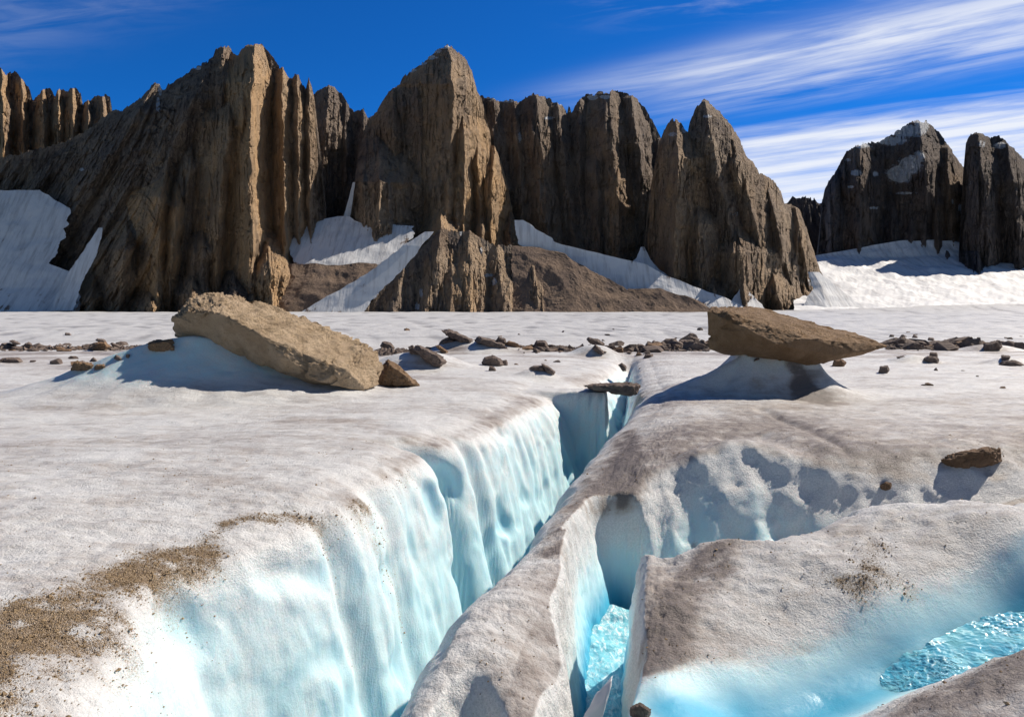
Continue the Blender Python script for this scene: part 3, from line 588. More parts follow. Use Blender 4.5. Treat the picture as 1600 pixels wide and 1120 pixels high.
def rock_px(name, outline, Y, depth, label, mat, seed=1, cat='rock', sub=3, amp=.045, group=None, skew=.0):
    """Angular rock: front outline at distance Y, a smaller back outline depth metres behind."""
    pts = []
    cx = sum(p[0] for p in outline) / len(outline); cy = sum(p[1] for p in outline) / len(outline)
    for px, py in outline:
        pts.append((px, py, Y + depth * .35))
        pts.append((cx + (px - cx) * .72 + skew, cy + (py - cy) * .72 + 1, Y))
        pts.append((cx + (px - cx) * .8, cy + (py - cy) * .85, Y + depth))
    o = hull_rock(name, px_pts(pts), mat, sub, amp, 1.8, seed, soft=1, smooth=False)
    b = px_pts([(cx, max(p[1] for p in outline), Y + depth * .4)])[0]
    set_origin(o, b); return tag(o, label, cat, group)
def dist(py, z=0): return float(G(800, py, z)[1])
R = [
 ('rock', [(583, 604), (596, 575), (606, 561), (625, 573), (648, 594), (655, 602), (620, 606)], 13.9, 1.2, 'dark brown pointed rock wedged against the lower end of the huge tan boulder', M_BOULDER2),
 ('rock_slab', [(911, 602), (935, 599), (985, 598), (1002, 602), (996, 614), (985, 619), (950, 612), (920, 607)], 14.55, 1.1, 'thin flat grey slab bridging the crevasse', M_STONE),
 ('rock', [(1470, 717), (1490, 708), (1530, 705), (1545, 699), (1562, 701), (1568, 722), (1550, 729), (1500, 736), (1478, 731)], 7.2, .35, 'red-brown block lying alone on the ice above the shaded pool', M_STONE_B),
 ('pebble', [(1375, 758), (1384, 752), (1393, 754), (1394, 764), (1382, 768), (1375, 764)], 6.7, .08, 'small brown pebble on the white ice rim below the red-brown block', M_STONE_B),
 ('rock', [(985, 1104), (1000, 1096), (1018, 1107), (1014, 1125), (984, 1125)], 4.0, .14, 'dark wet rock at the foot of the near hump, lowest in the photo', M_STONE),
 ('rock_slab', [(689, 516), (700, 514), (722, 523), (745, 534), (738, 540), (722, 536), (698, 524)], 27.5, 1.6, 'thin purple-grey slab tilted up on a pile, tallest of the debris band', M_STONE),
 ('rock', [(684, 540), (692, 530), (705, 526), (722, 534), (724, 549), (700, 551)], 28, 1.6, 'dark block propping up the tilted purple-grey slab', M_STONE),
 ('rock_slab', [(740, 531), (747, 525), (765, 531), (785, 535), (804, 546), (800, 549), (775, 545), (752, 538)], 26.5, 1.6, 'long pale slab resting on a blue-shaded ice foot', M_STONE),
 ('rock', [(775, 531), (779, 526), (790, 529), (791, 536), (776, 536)], 26.9, .5, 'small block sitting on top of the long pale slab', M_STONE),
 ('rock', [(646, 545), (652, 538), (668, 545), (690, 556), (698, 566), (692, 575), (675, 574), (660, 559)], 19.5, 1.6, 'pale grey boulder with a tan face leaning on a small ice mound', M_STONE),
 ('rock', [(638, 542), (645, 539), (654, 549), (656, 556), (640, 552)], 20.5, .7, 'grey block behind the pale boulder that leans on an ice mound', M_STONE),
 ('rock_slab', [(680, 540), (686, 539), (700, 549), (699, 553), (690, 550)], 21.5, .6, 'narrow slab lying behind the pale leaning boulder', M_STONE_B),
 ('rock', [(752, 567), (757, 558), (770, 555), (783, 560), (788, 570), (776, 573), (758, 572)], 20.1, .9, 'rounded dark boulder standing clear on white ice', M_STONE),
 ('rock', [(783, 572), (784, 563), (792, 562), (794, 571)], 20.2, .4, 'small square block touching the rounded dark boulder', M_STONE),
 ('rock', [(763, 580), (765, 571), (772, 573), (776, 579), (772, 581)], 18.2, .3, 'small pyramid stone in front of the rounded dark boulder', M_STONE),
 ('rock', [(825, 576), (834, 571), (849, 571), (856, 583), (849, 585), (838, 580)], 18.0, .5, 'dark slab on a low white ice foot near the crevasse', M_STONE),
 ('rock', [(845, 568), (849, 568), (861, 575), (868, 581), (866, 586), (856, 585)], 17.9, .4, 'dark wedge against the slab on the low ice foot', M_STONE),
 ('rock', [(834, 540), (838, 532), (852, 532), (859, 543), (858, 549), (842, 548)], 26.8, 1.3, 'pale broad stone at the crest of the debris band', M_STONE),
 ('rock_slab', [(916, 530), (919, 527), (934, 530), (945, 536), (944, 541), (930, 540), (921, 536)], 27.5, 1.0, 'purplish slab lifted above the debris band beside the crevasse end', M_STONE),
 ('rock', [(925, 545), (930, 537), (940, 546), (946, 553), (941, 556), (932, 550)], 26.2, .8, 'pale leaning wedge below the purplish slab', M_STONE),
 ('rock', [(1005, 560), (1009, 553), (1020, 553), (1021, 560)], 23.0, .6, 'dark block on clean ice just past the crevasse end', M_STONE),
 ('rock', [(966, 570), (972, 567), (979, 573), (978, 580), (973, 580)], 20.5, .5, 'dark stone jammed in the far end of the crevasse', M_STONE),
 ('rock', [(1015, 540), (1020, 532), (1030, 534), (1036, 542), (1028, 545)], 27, 1.0, 'pale slab at the start of the rubble bank beside the brown table boulder', M_STONE),
 ('rock', [(1030, 537), (1040, 530), (1054, 529), (1057, 538), (1040, 540)], 28, 1.2, 'smooth dark hump-backed stone on the rubble bank', M_STONE),
 ('rock_slab', [(1074, 526), (1078, 525), (1095, 530), (1084, 531)], 28.5, .7, 'thin flat stone topping the rubble bank by the brown table boulder', M_STONE),
 ('rock', [(1391, 536), (1394, 531), (1405, 537), (1406, 542), (1396, 541)], 26.5, .8, 'tilted dark slab behind the tip of the brown table boulder', M_STONE),
 ('rock', [(1399, 532), (1408, 525), (1414, 527), (1421, 545), (1406, 545)], 26, .9, 'tall split dark stone near the tip of the brown table boulder', M_STONE),
 ('rock', [(1425, 528), (1427, 522), (1433, 525), (1434, 529)], 34, .5, 'lone dark stone on the pale far ice past the tall split stone', M_STONE),
 ('rock', [(1449, 533), (1451, 527), (1459, 528), (1460, 532)], 32, .6, 'second lone dark stone on the far ice near the dark rubble row', M_STONE),
 ('rock', [(1535, 548), (1537, 537), (1552, 533), (1562, 532), (1566, 542), (1563, 548), (1545, 550)], 26, 1.3, 'large lumpy dark boulder in the far rubble row', M_STONE),
 ('rock', [(1397, 561), (1403, 557), (1416, 555), (1424, 561), (1415, 566), (1404, 565)], 22.0, .7, 'flat dark stone on a small ice foot past the brown table boulder', M_STONE),
 ('rock', [(1440, 561), (1450, 556), (1464, 557), (1469, 567), (1463, 571), (1450, 566)], 21.6, .8, 'dark wedge-shaped stone capping a small white ice foot', M_STONE),
 ('rock', [(1452, 556), (1453, 550), (1464, 551), (1466, 558)], 22.4, .5, 'block perched behind the dark wedge-shaped stone', M_STONE),
 ('rock', [(1372, 583), (1375, 572), (1387, 571), (1390, 578), (1386, 584)], 18.5, .4, 'cube-shaped grey stone standing alone in front of the rubble row', M_STONE),
 ('rock', [(1459, 577), (1463, 574), (1466, 579), (1460, 580)], 19.2, .2, 'tiny dark stone before the two stones on ice feet', M_STONE),
 ('rock', [(1299, 573), (1304, 561), (1316, 561), (1323, 566), (1318, 573), (1308, 574)], 19, .5, 'brown stone showing under the overhang of the brown table boulder', M_STONE_B),
 ('rock_slab', [(1560, 570), (1566, 564), (1585, 563), (1602, 570), (1596, 573), (1583, 567), (1566, 573)], 21.0, .8, 'dark bent slab draped on a low ice dome', M_STONE),
 ('rock', [(1564, 563), (1565, 555), (1578, 556), (1578, 564)], 21.3, .6, 'square dark stone sitting on the bent slab', M_STONE),
 ('rock', [(111, 578), (116, 564), (130, 565), (150, 569), (148, 579), (130, 580)], 19.3, 1.0, 'blocky tan rock just beyond the ice mound', M_BOULDER2),
 ('rock', [(143, 579), (150, 570), (162, 568), (168, 572), (155, 579)], 19.0, .8, 'rust-brown rock leaning on the blocky tan rock', M_BOULDER2),
 ('rock', [(228, 548), (230, 536), (245, 531), (270, 530), (280, 548), (240, 551)], 16.2, 1.0, 'rounded brown rock tucked behind the crest of the ice mound', M_BOULDER2),
 ('rock_slab', [(0, 563), (8, 559), (30, 559), (36, 565), (20, 568), (4, 567)], 22, 1.0, 'low dark slab on the ice farthest from the crevasse', M_STONE),
 ('rock', [(101, 525), (102, 520), (109, 520), (113, 525)], 42, .8, 'single dark stone alone on the far pale ice behind the debris band', M_STONE),
 ('rock', [(33, 541), (45, 534), (50, 537), (49, 543), (38, 546)], 29, .9, 'dark slanted stone with a pale snow pile beside it', M_STONE),
 ('rock', [(33, 537), (14, 533), (20, 531), (30, 537), (24, 539)], 29.5, .9, 'flat purple-grey stone raised on a pale heap', M_STONE),
 ('rock', [(138, 546), (150, 535), (165, 533), (172, 541), (165, 548), (150, 549)], 27.5, 1.6, 'largest pale stone heap of the band before the ice mound', M_STONE_B),
 ('rock_slab', [(149, 532), (152, 529), (162, 530), (166, 533), (156, 534)], 27.8, .8, 'dark flat stone lying on top of the pale heap', M_STONE),
 ('rock_slab', [(172, 537), (175, 535), (195, 543), (192, 546), (180, 542)], 27.5, 1.0, 'tilted dark slab shading blue ice beside the pale heap', M_STONE),
 ('rock', [(178, 560), (181, 554), (188, 558), (194, 563), (188, 565)], 21, .5, 'small two-toned stone above the flank of the ice mound', M_STONE),
 ('rock', [(196, 558), (198, 553), (203, 554), (202, 561)], 20.5, .3, 'small upright stone on the crest line of the ice mound flank', M_STONE),
 ('rock', [(139, 565), (146, 558), (152, 563), (151, 566)], 20.4, .5, 'pointed dark stone behind the blocky tan rock', M_STONE),
 ('pebble', [(406, 639), (412, 637), (424, 638), (424, 642), (410, 643)], 11.6, .12, 'small dark stone melted in at the toe of the ice mound', M_STONE),
 ('rock', [(594, 541), (598, 533), (610, 535), (617, 543), (613, 549), (600, 545)], 27, 1.0, 'dark arched stone near the end of the huge tan boulder', M_STONE),
]
def hit(px, py, y0, y1):
    """Distance at which the ray through a photo position meets the glacier."""
    for Yv in np.arange(y0, y1, .05):
        x, y, z = at(px, py, Yv)
        if z <= ground(x, y): return Yv
    return None
AIR = ('perched', 'on top', 'sitting on', 'jammed', 'bridging', 'topping', 'lifted', 'raised', 'propping', 'resting', 'capping', 'ice foot', 'tilted up', 'melted')
for k, r in enumerate(R):
    r = list(r); o = r[1]
    if not any(w_ in r[4] for w_ in AIR):
        cx = sum(p[0] for p in o) / len(o); yh = hit(cx, max(p[1] for p in o) - 1, max(2, r[2] * .6), r[2] * 1.5)
        if yh: r[3] *= yh / r[2]; r[2] = yh
    rock_px(*r, seed=k + 1)

# loose stones of the debris band, each one its own object
protos = []
for i in range(9):
    rs = np.random.RandomState(50 + i); p = rs.normal(size=(16, 3)); p /= np.linalg.norm(p, axis=1)[:, None]
    p *= np.array([1, .8, .55 + .3 * rs.rand()]) * .5; p[:, 2] = np.maximum(p[:, 2], -.18)
    o = hull_rock('stone', p.tolist(), M_STONE if i % 4 else M_STONE_B, 2, .035, 1.4, 60 + i, smooth=False, soft=0)
    protos.append(o)
used = [False] * len(protos)
def put(px, py, wpx, label, group, hf=.75):
    x, y, _ = (float(c) for c in G(px, py, 0)); w = wpx / F * y
    i = random.randrange(len(protos)); o = protos[i]
    if used[i]: o = protos[i].copy(); C.objects.link(o)
    used[i] = True
    o.location = (x, y, ground(x, y) + .10 * w); o.rotation_euler = (random.uniform(-.25, .25), random.uniform(-.25, .25), random.uniform(0, 6.28))
    s = w * 1.85; o.scale = (s * random.uniform(.85, 1.25), s * random.uniform(.8, 1.2), s * random.uniform(.6, 1.15) * hf)
    return tag(o, label, 'stone', group)
def band(x0, x1, n, yf, spread, w0, w1, label, group, hf=.75):
    for _ in range(n):
        px = random.uniform(x0, x1); t = abs(random.gauss(0, 1))
        put(px, yf(px) + random.gauss(0, spread), w0 + (w1 - w0) * random.random() ** 2.2, label, group, hf)
band(0, 225, 40, lambda p: 545 - .01 * p, 2.2, 5, 17, 'small grey stone in the debris band before the ice mound', 'stones in the debris band before the ice mound')
band(0, 140, 10, lambda p: 565, 2.5, 5, 16, 'small stone in the short row in front of the debris band', 'stones in the short front row')
band(590, 700, 16, lambda p: 550, 3, 5, 13, 'small stone beside the slab piles behind the huge tan boulder', 'stones beside the slab piles')
band(800, 985, 66, lambda p: 547 + .01 * (p - 800), 2.4, 6, 17, 'small grey stone in the debris band behind the crevasse', 'stones in the debris band behind the crevasse')
band(985, 1108, 60, lambda p: 546 - .03 * (p - 985), 3.8, 7, 21, 'grey stone in the heaped rubble bank beside the brown table boulder', 'stones of the rubble bank', .95)
band(1385, 1605, 64, lambda p: 543, 2.0, 7, 26, 'dark stone in the long rubble row past the brown table boulder', 'stones in the long rubble row', .8)
band(1380, 1600, 12, lambda p: 528, 4, 3, 8, 'tiny dark stone scattered on the far pale ice', 'stones scattered on the far ice')
band(600, 1100, 12, lambda p: 525, 6, 3, 7, 'tiny dark stone scattered on the pale ice behind the band', 'stones scattered behind the band')
band(690, 1000, 10, lambda p: 563, 6, 3, 8, 'small flat stone on the white ice between band and crevasse', 'stones on the white ice')
band(1120, 1600, 8, lambda p: 590, 18, 3, 8, 'small dark stone on the dirty ice in front of the rubble row', 'stones on the dirty ice')

def moraine(n):
    """The small angular rubble between the stones of the band, too fine to count: one object."""
    rs = np.random.RandomState(31); V, Fc = [], []
    ov = np.array([(1, .1, 0), (.1, 1, .1), (-1, 0, .1), (0, -1, 0), (.2, .1, .9), (0, .1, -.6)], float); of = [(0, 1, 4), (1, 2, 4), (2, 3, 4), (3, 0, 4), (1, 0, 5), (2, 1, 5), (3, 2, 5), (0, 3, 5)]
    for i in range(n):
        lo_, hi_, yc = ((0, 228, 545), (590, 655, 552), (800, 1108, 547), (800, 1108, 547), (1385, 1625, 543), (1385, 1625, 543))[rs.randint(6)]
        px = rs.uniform(lo_, hi_); x, y, _ = (float(c) for c in G(px, yc + rs.normal() * 1.7, 0)); r = .045 + .13 * rs.rand() ** 3
        a = rs.rand() * 6.28; v = ov * (1 + .5 * rs.uniform(-1, 1, (6, 1))) * r * [1.25, .8, .7]
        v = np.stack([v[:, 0] * math.cos(a) - v[:, 1] * math.sin(a) + x, v[:, 0] * math.sin(a) + v[:, 1] * math.cos(a) + y, v[:, 2] + ground(x, y) + r * .2], 1)
        V += v.tolist(); Fc += [tuple(q + 6 * i for q in f_) for f_ in of]
    me = bpy.data.meshes.new('rubble'); me.from_pydata(V, [], Fc); me.materials.append(M_STONE)
    o = bpy.data.objects.new('rubble', me); C.objects.link(o)
    return tag(o, 'dark angular rubble filling the debris band across the glacier', 'rubble', kind='stuff')
moraine(2600)

# shard of white ice standing in the slot
sh = hull_rock('ice_shard', px_pts([(905, 1130, 4.1), (930, 1085, 4.15), (958, 1053, 4.2), (957, 1062, 4.15), (945, 1095, 4.1), (940, 1130, 4.1), (925, 1130, 4.3), (952, 1066, 4.3), (934, 1090, 4.28)]), M_SNOW, 3, .02, 1.5, 5)
tag(sh, 'thin white ice shard standing up out of the stream slot', 'ice')

# ================================================================== MOUNTAINS
def towers(name, rows, Yd, bk=.8, seed=0, amp=10., res=1.5, fr=1.0, bmax=160., jag=8., blocky=.5, stretch=.16, mode='rock', tint=0., shear=0., fade=0., snowf=None, pw=.95):
    """One buttress: rows of (py, left, prow, right) photo positions at Yd metres, lofted with its prow
    standing out towards the valley, closed behind, and broken up by anisotropic noise."""
    if mode == 'rock' and tint >= .5: bk *= 1.5; bmax = max(bmax, 230.)
    rows = [tuple(r) if len(r) == 5 else (*r, Yd) for r in rows]
    k = np.array(rows, float); py = k[:, 0]
    hpx = py[-1] - py[0]; wpx = (k[:, 3] - k[:, 1]).max()
    nt = int(max(14, hpx / res * .8)); nf = int(max(12, wpx / res * .8))
    tt = np.linspace(0, 1, nt) ** 1.0; pys = py[0] + tt * hpx
    L, Pp, Rr, Yr = (np.interp(pys, py, k[:, i]) for i in (1, 2, 3, 4))
    if nt > 30 and mode == 'rock':
        ker = np.hanning(9); ker /= ker.sum()
        sm = lambda a: np.convolve(np.r_[[a[0]] * 4, a, [a[-1]] * 4], ker, 'valid')
        L, Pp, Rr = sm(L), sm(Pp), sm(Rr)
    if mode != 'rock':
        L = L + np.clip(Rr - L, 0, 40) * .16 * fbm(pys / 9., seed * 1. + 3, 0, 4, 401 + seed); Rr = Rr + np.clip(Rr - L, 0, 60) * .16 * fbm(pys / 9., 9.5, 1, 4, 402 + seed)
    mpp = Yr / F
    u = np.linspace(-1, 1, nf)
    PX = np.where(u[None] < 0, Pp[:, None] + (Pp - L)[:, None] * u[None], Pp[:, None] + (Rr - Pp)[:, None] * u[None])
    b = np.minimum(bk * .5 * (Rr - L) * mpp, bmax)
    D = b[:, None] * (1 - np.abs(u[None]) ** 1.06) ** pw
    X, Y, Z = at(PX, pys[:, None] + 0 * PX, Yr[:, None] - D)
    # back: close the loft behind
    nb = 6; ub = np.linspace(1, -1, nb + 2)[1:-1]
    PB = (L + Rr)[:, None] / 2 + (Rr - L)[:, None] / 2 * ub[None]
    DB = -(b + .12 * (Rr - L) * mpp)[:, None] * (1 - np.abs(ub[None]) ** 2)
    XB, YB, ZB = at(PB, pys[:, None] + 0 * PB, Yr[:, None] - DB)
    if mode == 'rock': X, Y, Z = np.c_[X, XB], np.c_[Y, YB], np.c_[Z, ZB]
    n = grid_normals(X, Y, Z)
    ctr = np.stack([X.mean(1), Yr + 0 * b, Z.mean(1)], -1)[:, None]
    s = np.sign((n * (np.stack([X, Y, Z], -1) - ctr)).sum(-1, keepdims=True)); s[s == 0] = 1
    if mode != 'rock': s = -np.sign(n[..., 1:2] + 1e-9)
    n = n * s
    wm = ((Rr - L) * mpp)[:, None]; A = amp * (1.45 if mode == 'rock' else 1) * np.clip(wm / 110, .08, 1)
    f = fr / 62.
    sx, sy, sz = X * f + seed * 3.7, Y * f, Z * f * stretch
    if mode == 'rock':
        wx = 8 * perlin(X / 90, Y / 90, Z / 260, seed + 90) + 2.0 * perlin(X / 16, Y / 16, Z / 40, seed + 91); gx, gy = X + wx - shear * Z, Y + wx * .5
        rb = perlin(gx / 40 * fr, gy / 40 * fr, Z / 650, seed + 1)
        d = 1.0 * facet(gx / 95 * fr, gy / 95 * fr, Z / 1500, seed + 2, 1.25) + .62 * facet(gx / 44 * fr, gy / 44 * fr, Z / 700, seed + 3, 1.3)
        d = d + .40 * (1 - 2.4 * np.abs(rb)) - .50 * sstep(.84, .99, 1 - np.abs(perlin(gx / 26 * fr, gy / 26 * fr, Z / 420, seed + 4)))
        d = d + blocky * (.46 * facet((gx - .22 * Z) / 22 * fr, gy / 22 * fr, Z / (85 / stretch * .16), seed + 5, 1.3) + .30 * facet((gx + .30 * Z) / 10, gy / 10, Z / (30 / stretch * .16), seed + 6, 1.3) + .12 * facet(gx / 5, gy / 5, Z / (16 / stretch * .16), seed + 7, 1.3))
        d = d * (.22 + .78 * sstep(0, .38, tt))[:, None]
        n = n.copy(); n[..., 2] *= .15; n /= np.maximum(np.linalg.norm(n, axis=-1, keepdims=True), .25)
        Z = Z + jag * (1 - tt[:, None]) ** 4 * (fbm(X / 14., Y / 40., 0, 3, seed + 30) + .5 * facet(X / 9., Y / 20., 0 * X, seed + 31))
    elif mode == 'scree':
        d = 1.5 * fbm(X / 90, Y / 90, Z / 160, 5, seed, ridged=True) + .22 * blocky * facet(X / 38, Y / 38, Z / 50, seed + 6, 1.2) + .10 * blocky * facet(X / 13, Y / 13, Z / 15, seed + 7, 1.2) + .12 * blocky * facet(X / 5, Y / 5, Z / 6, seed + 9, 1.2)
    else:
        d = .5 * fbm(X * f, Y * f, Z * f, 4, seed)
        edge = 1 - np.abs(u[None]) ** 6
        d = d * edge
    X, Y, Z = X + n[..., 0] * A * d, Y + n[..., 1] * A * d, Z + n[..., 2] * A * d
    sn = np.zeros_like(X)
    if snowf is not None:
        dy = np.maximum(Y, 1); zz = Z - H; dep = dy * cP - zz * sP; ppx = CX + F * X / dep; ppy = CY - F * (dy * sP + zz * cP) / dep
        sn = snowf(ppx, ppy)
    ta = np.full_like(X, max(tint, 0.))
    if mode == 'snow':
        ta = np.clip(.85 * sstep(.62, 1.0, tt)[:, None] * fade + .55 * sstep(.72, 1.0, np.abs(u[None])) * fade, 0, 1) + 0 * X
    return X, Y, Z, sn, ta
def join_mesh(name, parts, mat, smooth=False, wrap=True):
    co, q, sn, ti = [], [], [], []; off = 0
    for X, Y, Z, s, t in parts:
        n, m = X.shape; mm = m if wrap else m - 1
        r = np.arange(n - 1)[:, None] * m; c = np.arange(mm)[None]; c1 = (c + 1) % m
        q.append(np.stack([r + c, r + c1, r + m + c1, r + m + c], -1).reshape(-1, 4)[:, ::-1] + off); off += n * m
        co.append(np.stack([X, Y, Z], -1).reshape(-1, 3)); sn.append(s.ravel()); ti.append(t.ravel())
    co = np.concatenate(co).astype(f32); q = np.concatenate(q).astype(np.int32); nf = len(q)
    me = bpy.data.meshes.new(name)
    me.vertices.add(len(co)); me.vertices.foreach_set('co', co.ravel()); me.loops.add(nf * 4); me.loops.foreach_set('vertex_index', q.ravel())
    me.polygons.add(nf); me.polygons.foreach_set('loop_start', np.arange(0, nf * 4, 4, dtype=np.int32)); me.update(calc_edges=True)
    me.polygons.foreach_set('use_smooth', np.full(nf, smooth))
    for k, v in (('snow', np.concatenate(sn)), ('tint', np.concatenate(ti))):
        a = me.attributes.new(k, 'FLOAT', 'POINT'); a.data.foreach_set('value', v.astype(f32))
    me.materials.append(mat)
    o = bpy.data.objects.new(name, me); C.objects.link(o); return o
def blobs(L):
    """Patches of snow lying on ledges: (px, py, rx, ry, strength)."""
    def f(px, py):
        s = .30 * sstep(290, 200, py + .0 * px)
        for a, b, rx, ry, st in L: s = np.maximum(s, st * np.clip(1.5 - np.hypot((px - a) / rx, (py - b) / ry), 0, 1))
        return s
    return f
def ribs(T, n, seed, w0=10, w1=34, tint=0., umin=-.85, umax=.95):
    """Secondary buttresses leaning against a tower: pointed slabs at random places on its front."""
    rs = np.random.RandomState(seed); k = np.array([r[:4] for r in T['rows']], float); Yd = T['Yd']; out = []
    for _ in range(n):
        u = rs.uniform(umin, umax); t0 = rs.uniform(.06, .70); t1 = min(1.0, t0 + rs.uniform(.25, .7)); w = rs.uniform(w0, w1)
        rows = []
        for q in np.linspace(0, 1, 6):
            tq = t0 + (t1 - t0) * q; py = k[0, 0] + tq * (k[-1, 0] - k[0, 0])
            L, P_, R_ = (np.interp(py, k[:, 0], k[:, i]) for i in (1, 2, 3))
            px = P_ + (R_ - P_) * u if u > 0 else P_ + (P_ - L) * u
            bb = min(T.get('bk', .8) * .5 * (R_ - L) * Yd / F, T.get('bmax', 160.)); D = bb * (1 - abs(u) ** 1.06) ** .95
            ww = w * (.10 + .9 * q ** .7); ww = min(ww, .6 * (R_ - L))
            rows.append((py, px - ww / 2, px - ww * rs.uniform(.0, .2), px + ww / 2, Yd - D + 3 + 26 * max(0, q - .75) * 4 * (t1 < .98)))
        out.append(dict(rows=rows, Yd=Yd, bk=rs.uniform(1.0, 1.8), seed=seed + len(out), amp=6, jag=6, tint=max(T.get('tint', 0.), tint * .5) * rs.uniform(-.4, 1.4), snowf=T.get('snowf')))
    return out
def mountain(label, mat, T, smooth=False):
    T = list(T)
    for i, q in enumerate(list(T)):
        if q.get('rib'): T += ribs(q, q['rib'], 500 + q['seed'] * 7, tint=.25)
    T = [{k_: v_ for k_, v_ in q.items() if k_ != 'rib'} for q in T]
    o = join_mesh('mountain', [towers('t', **t) for t in T], mat, smooth)
    return tag(o, label, 'mountain', kind='structure')

def massif(label, mat, sky, bot, Y0, prows, seed, batter=.22, tints=(), lean=lambda px: 0 * px, n2=1.0, amp=1.0, snowf=None, rough_base=.8, step=.85, kt=2.2):
    """A rock wall: a depth for every photo direction under its skyline. Buttresses are pairs of planes meeting at
    a prow, the nearest one wins, and pointed slabs of three sizes are leaned against them."""
    rs = np.random.RandomState(seed); m = Y0 / F
    sk = np.array(sky, float); px = np.arange(sk[0, 0], sk[-1, 0] + .01, step); top = np.interp(px, sk[:, 0], sk[:, 1])
    top = top + 2.8 * fbm(px / 6., 1.5, seed, 4, seed) + 2.4 * facet(px / 4., 2.5 + 0 * px, seed + 0 * px, seed + 1)
    nr = int((bot - sk[:, 1].min()) / step); v = np.linspace(0, 1, nr)[:, None]
    PY = top[None] + v * np.maximum(bot - top[None], 4); PX = np.repeat(px[None], nr, 0)
    PXw = PX + 1.6 * perlin(PX / 14, PY / 30, 0, seed + 2) + .7 * perlin(PX / 5, PY / 9, 0, seed + 3)
    depth = Y0 + batter * (bot - PY) * m + 0 * PX; tint = np.zeros_like(PX)
    def line(pts, py):
        k = np.array(pts, float); q = np.interp(py, k[:, 1], k[:, 0])
        q = q + np.where(py > k[-1, 1], (py - k[-1, 1]) * (k[-1, 0] - k[-2, 0]) / (k[-1, 1] - k[-2, 1]), 0)
        return q
    for pts, p, sl, sr, sun_tint in prows:
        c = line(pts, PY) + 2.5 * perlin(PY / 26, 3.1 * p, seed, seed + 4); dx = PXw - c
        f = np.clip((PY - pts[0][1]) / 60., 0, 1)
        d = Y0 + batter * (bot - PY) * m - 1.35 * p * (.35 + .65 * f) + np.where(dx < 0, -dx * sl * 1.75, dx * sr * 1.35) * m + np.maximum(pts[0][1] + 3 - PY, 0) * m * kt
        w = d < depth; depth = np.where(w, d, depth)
        tint = np.where(w, sun_tint, tint)  # each prow carries its painted sunlight as a warm colour
    def tents(n, w0, w1, pr0, pr1, len0, len1, sd):
        f_ = np.zeros_like(PX); tt = np.zeros_like(PX)
        for _ in range(int(n)):
            cx = rs.uniform(px[0], px[-1]); tp = np.interp(cx, px, top); pt = rs.uniform(tp - 5, bot - 20); L = rs.uniform(len0, len1)
            w = rs.uniform(w0, w1); a = rs.uniform(.5, .9); wl, wr = w * a, w * (1 - a); pr = w * m * rs.uniform(pr0, pr1); ln = float(lean(np.array(cx))) + rs.normal() * .05
            xa, xb = sorted((cx, cx + ln * L)); i0 = max(0, int((xa - w - 4 - px[0]) / step)); i1 = min(len(px), int((xb + w + 4 - px[0]) / step) + 1)
            if i1 - i0 < 2: continue
            x_, y_ = PXw[:, i0:i1], PY[:, i0:i1]; t = (y_ - pt) / L
            g = np.clip(t / .35, 0, 1) ** .8 * np.clip((1.0 - t) / .18, 0, 1) * (t > 0)
            dx = x_ - (cx + ln * (y_ - pt)); sc = .25 + .75 * np.clip(t / .5, 0, 1)
            h = np.where(dx < 0, 1 + dx / (wl * sc), 1 - dx / (wr * sc)); h = np.clip(h * 1.25, 0, 1) * g * pr
            f_[:, i0:i1] = np.maximum(f_[:, i0:i1], h); tt[:, i0:i1] = np.where(h >= f_[:, i0:i1], rs.uniform(-.25, .3), tt[:, i0:i1])
        return f_, tt
    area = ((bot - top) * step).sum() / 1000.
    a1, t1 = tents(area * .8 * n2, 14, 40, .25, .52, 50, 210, 1); a2, t2 = tents(area * 7 * n2, 6, 17, .28, .6, 25, 110, 2); a3, t3 = tents(area * 30 * n2, 2.5, 6.5, .25, .55, 8, 45, 3)
    fade = .25 + .75 * sstep(0, 22, PY - top[None]); lo = 1 + rough_base * sstep(.72, .95, v)
    lean_ = lean(PX)
    sx = PXw - lean_ * PY
    d = a1 + .85 * a2 + .8 * a3 * lo + m * 2.0 * facet((PXw - .25 * PY) / 13., PY / 15., 0 * PX + 11, seed + 11, 1.3)
    d = d + m * lo * (2.3 * facet(sx / 9., PY / 30., 0 * PX, seed + 5, 1.2) + 1.6 * facet((PXw + .35 * PY) / 5., PY / 11., 0 * PX + 3, seed + 6, 1.2) + .8 * facet(PX / 2.6, PY / 5., 0 * PX + 6, seed + 7, 1.2) + 1.0 * fbm(sx / 16, PY / 60, 0, 4, seed + 8, ridged=True))
    ck = 1 - np.abs(perlin(sx / 8.5, PY / 95., 4, seed + 9)); d = d - 5.0 * m * sstep(.93, .995, ck) * sstep(-.1, .3, perlin(PX / 40, PY / 60, 8, seed + 10))
    depth = depth - d * amp * fade
    X, Y, Z = at(PX, PY, depth)
    # the far side, falling away behind the skyline
    nb = 6; vb = np.linspace(1, 0, nb + 1)[:-1][:, None]
    yb = depth[0][None] + 30 + 260 * vb; xb, yb2, zb = at(np.repeat(px[None], nb, 0), top[None] + 6 + vb * (bot - top[None]), yb)
    sun_tint = np.clip(tint * (1 + (t1 + t2) * 1.2) + .0, 0, 1)
    hz = sstep(0, .12, v); sun_tint = sun_tint * (.75 + .25 * hz)
    sn = np.zeros_like(PX) if snowf is None else snowf(PX, PY)
    zz = np.zeros_like(xb)
    o = join_mesh('mountain', [(np.r_[xb, X], np.r_[yb2, Y], np.r_[zb, Z], np.r_[zz, sn], np.r_[zz, sun_tint])], mat, False, False)
    return tag(o, label, 'mountain', kind='structure')

